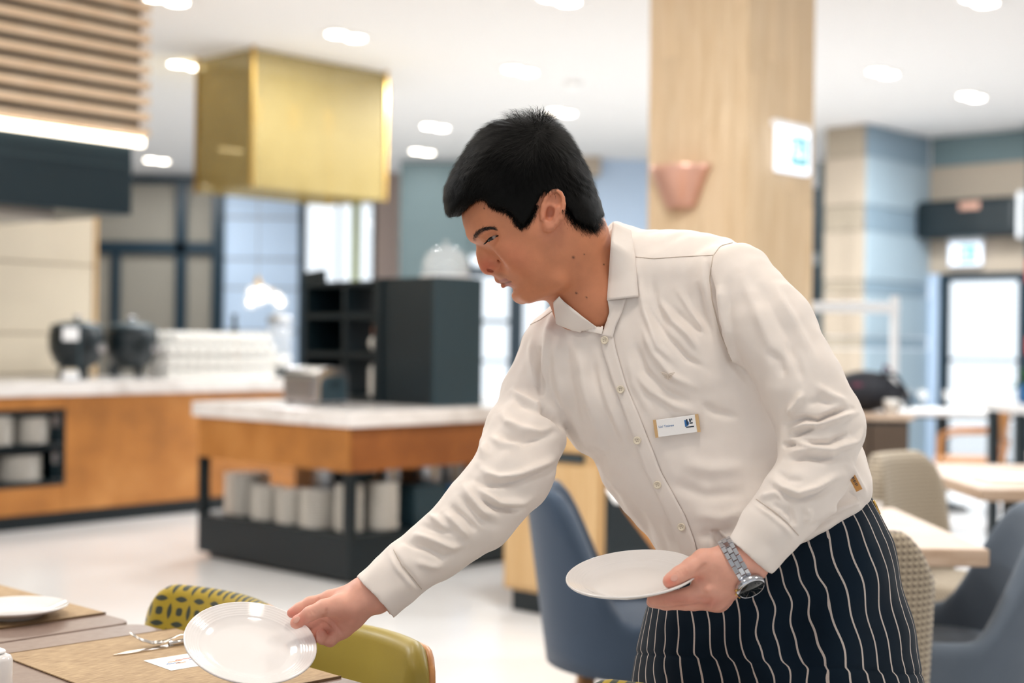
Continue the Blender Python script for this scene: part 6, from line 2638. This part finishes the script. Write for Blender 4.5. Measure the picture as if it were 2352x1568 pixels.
# short hairs feathering the hairline into the skin
hv, hf = [], []
edge = [(1060, 493), (1075, 476), (1092, 463), (1108, 456), (1118, 464), (1128, 476), (1142, 483), (1160, 487), (1177, 501), (1186, 518), (1196, 526), (1208, 520), (1218, 512), (1228, 494), (1235, 472)]
edge2 = [(1299, 480), (1310, 501), (1322, 513), (1342, 523), (1362, 532), (1376, 524), (1388, 508)]
for ed, cnt in ((edge, 5200), (edge2, 4200)):
    ee = interp(ed, 200)
    for i in range(cnt):
        k_ = int(rng.integers(0, 199))
        a = ee[k_]
        off = rng.normal() * (4.5 if ed is edge else 7.5) - 6
        tx, ty = ee[k_ + 1][0] - a[0], ee[k_ + 1][1] - a[1]
        L_ = math.hypot(tx, ty) + 1e-6
        nx_, ny_ = -ty / L_, tx / L_
        q_ = (a[0] + nx_ * off, a[1] + ny_ * off)
        h_ = hit(*q_, .0002, bvhs=[body_bvh])
        if not h_:
            continue
        c, n_ = h_
        d_ = Vector((rng.normal() * .25 + (.35 if ed is edge2 else -.05), 0, -1))
        d_ = (d_ - n_ * d_.dot(n_)).normalized()
        sd_ = d_.cross(n_)
        L_ = rng.uniform(.0025, .006)
        o_ = len(hv)
        for s2, ww in ((0, .00015), (1, .00005)):
            p_ = c - d_ * L_ * .4 + d_ * L_ * s2 + n_ * (.0004 + .0010 * s2)
            hv += [p_ - sd_ * ww, p_ + sd_ * ww]
        hf.append((o_, o_ + 1, o_ + 3, o_ + 2))
MB().add(hv, hf).build('hairline', 'hair_black', person, fix=False)
# eyebrows, lashes, eyes
def lay(pxpy, lift=.0004):
    h_ = hit(*pxpy, lift, bvhs=[body_bvh])
    return h_


simple('brow_hair', '#1c1310', .7)
hv, hf = [], []
bc_ = [(1087, 547), (1094, 537), (1104, 529), (1116, 524), (1128, 523), (1136, 526)]
for i in range(420):
    t_ = rng.uniform(0, 1)
    a = interp(bc_, 41)[int(t_ * 40)]
    wid = 6.0 * (1 - .72 * t_)
    a = (a[0] + rng.normal() * 1.0, a[1] + rng.uniform(-wid, wid))
    h_ = lay(a)
    if not h_:
        continue
    c, n_ = h_
    d_ = Vector((.75 + rng.normal() * .15, 0, .55 - .6 * t_ + rng.normal() * .2))
    d_ = (d_ - n_ * d_.dot(n_)).normalized()
    sd_ = d_.cross(n_)
    o_ = len(hv)
    L_ = rng.uniform(.004, .007)
    for s2, ww in ((0, .00017), (1, .00006)):
        q_ = c + d_ * L_ * s2 + n_ * .0006 * s2
        hv += [q_ - sd_ * ww, q_ + sd_ * ww]
    hf.append((o_, o_ + 1, o_ + 3, o_ + 2))
hv2 = [Vector((q_.x, 2 * YH - q_.y, q_.z)) for q_ in hv]
for vs_ in (hv, hv2):
    MB().add(vs_, hf).build('eyebrow', 'brow_hair', person, fix=False)
s = N('eyeball')
v = s.attr('iris')
s.base(s.ramp(v, [(.0, lin('#958074')), (1.0, lin('#0c0706')), (.45, lin('#8a756a')), (.55, lin('#26170f'))]), .08, spec=.6)
for sg in (1, -1):
    c = P(1138, 552, YH)
    c = Vector((c.x, YH - sg * .0372, c.z))
    m = MB().ball(c, .0119, 28, 20)
    me = m.mesh('eyeball')
    me.materials.append(MAT['eyeball'])
    look = Vector((-.74, -.60 * sg, -.30)).normalized()
    setattr_v(me, 'iris', [1 / (1 + math.exp(-((Vector(q_) - c).normalized().dot(look) - .77) * 60)) for q_ in m.v])
    for q_ in me.polygons:
        q_.use_smooth = True
    obj('eye', me, None, person)
    lp = []
    for a in interp([(1112, 560), (1118, 556), (1127, 551), (1136, 546), (1145, 541)], 10):
        h_ = lay(a, .0006)
        if h_:
            lp.append(h_[0] if sg == 1 else Vector((h_[0].x, 2 * YH - h_[0].y, h_[0].z)))
    if len(lp) > 3:
        MB().tube(lp, [.0007 + .0008 * math.sin(math.pi * i / (len(lp) - 1)) for i in range(len(lp))], 6).build('eyelash', 'hair_black', person, smooth=True)

# thumb nails
simple('nail', '#e3aa98', .25)
for (a, b, ang, sx, sy) in [(681, 1423, 35, .0058, .0042), (1549, 1327, 32, .0055, .0045)]:
    h_ = lay((a, b), .0)
    if h_:
        t_ = Vector((0, 0, 1)).rotation_difference(h_[1])
        m = MB().ball((0, 0, 0), 1, 16, 8, (sx, sy, .0009))
        R2 = Matrix.Rotation(math.radians(ang), 3, 'Z')
        m.v = [tuple(h_[0] + t_ @ (R2 @ Vector(q_))) for q_ in m.v]
        m.build('thumb_nail', 'nail', person, smooth=True)

# --- WATCH --------------------------------------------------------------------
wa, wb_ = P(1725, 1283, 1.899), P(1638, 1331, 1.903)
wd = (wb_ - wa).normalized()
wc_ = P(1694, 1294, 1.900) 
e1 = (UP - wd * UP.dot(wd)).normalized()        # up round the wrist
e2 = wd.cross(e1).normalized()
if e2.y > 0:
    e2 = -e2                                    # towards the camera
RW = .0352
wt_ = bpy.data.objects.new('watch', None)
m = MB()
first = True
wroot = None
simple('watch_steel', '#c6c9d0', .16, 1.0)
simple('watch_dark', '#10191c', .12, coat=.5)


def wring(a):
    r1, r2 = RW, RW * .93
    return wc_ + e1 * (math.sin(a) * r1) + e2 * (math.cos(a) * r2)


def link_box(a, da, w0, w1, th, lift=.0):
    m_ = MB()
    q_ = []
    for aa in (a - da, a + da):
        out_ = (e1 * math.sin(aa) + e2 * math.cos(aa)).normalized()
        for ww in (w0, w1):
            for tt_ in (0, th):
                q_.append(wring(aa) + out_ * (tt_ + lift) + wd * ww)
    m_.add(q_, [(0, 1, 3, 2), (4, 6, 7, 5), (0, 4, 5, 1), (2, 3, 7, 6), (1, 5, 7, 3), (0, 2, 6, 4)])
    return m_


band = link_box(0, .01, -.001, .001, .0005)
nl = 22
case_a = -.86
strap = None
for i in range(nl):
    a = case_a + 2 * math.pi * i / nl
    if i in (0,):
        continue
    for (w0, w1, h_) in ((-.009, -.0034, .0026), (-.0030, .0030, .0031), (.0034, .009, .0026)):
        off = .5 * (2 * math.pi / nl) if w0 == -.0030 else 0
        mb_ = link_box(a + off, math.pi / nl * .90, w0, w1, h_)
        if strap is None:
            strap = mb_.build('watch_bracelet', 'watch_steel', person, bevel=.0004)
            strap['label'] = 'steel link bracelet watch'
        else:
            mb_.build('bracelet_link', 'watch_steel', strap, bevel=.0004)
out_ = (e1 * math.sin(case_a) + e2 * math.cos(case_a)).normalized()
tz = Vector((0, 0, 1)).rotation_difference(out_)
cc_ = wring(case_a)


def wl(prof, name, mat, parent, n=32, bev=0):
    m_ = MB().lathe(prof, n)
    m_.v = [tuple(cc_ + tz @ Vector(q_)) for q_ in m_.v]
    return m_.build(name, mat, parent, smooth=True, bevel=bev)


wcase = wl([(1e-4, -.001), (.019, -.001), (.0205, .002), (.0205, .0075), (.0185, .0095), (.0172, .0095), (.0172, .0085), (1e-4, .0085)], 'watch_case', 'watch_steel', person)
wl([(1e-4, .0086), (.0170, .0086), (.0168, .0096), (1e-4, .0100)], 'watch_dial', 'watch_dark', wcase)
for i in range(12):
    a = i * math.pi / 6
    m = MB().box(.0118, .0138, -.0004, .0004, .0101, .0104, Matrix.Rotation(a, 4, 'Z'))
    m.v = [tuple(cc_ + tz @ Vector(q_)) for q_ in m.v]
    m.build('hour_mark', 'watch_steel', wcase)
dirw = tz.inverted() @ (-e2)
for sgn in (-1, 0, 1):
    a = math.atan2((tz.inverted() @ wd).y, (tz.inverted() @ wd).x) + sgn * .45
    m = MB().tube([(.0185 * math.cos(a), .0185 * math.sin(a), .005), (.0225 * math.cos(a), .0225 * math.sin(a), .005)], .0018, 10)
    m.v = [tuple(cc_ + tz @ Vector(q_)) for q_ in m.v]
    m.build('crown', 'brass', wcase)
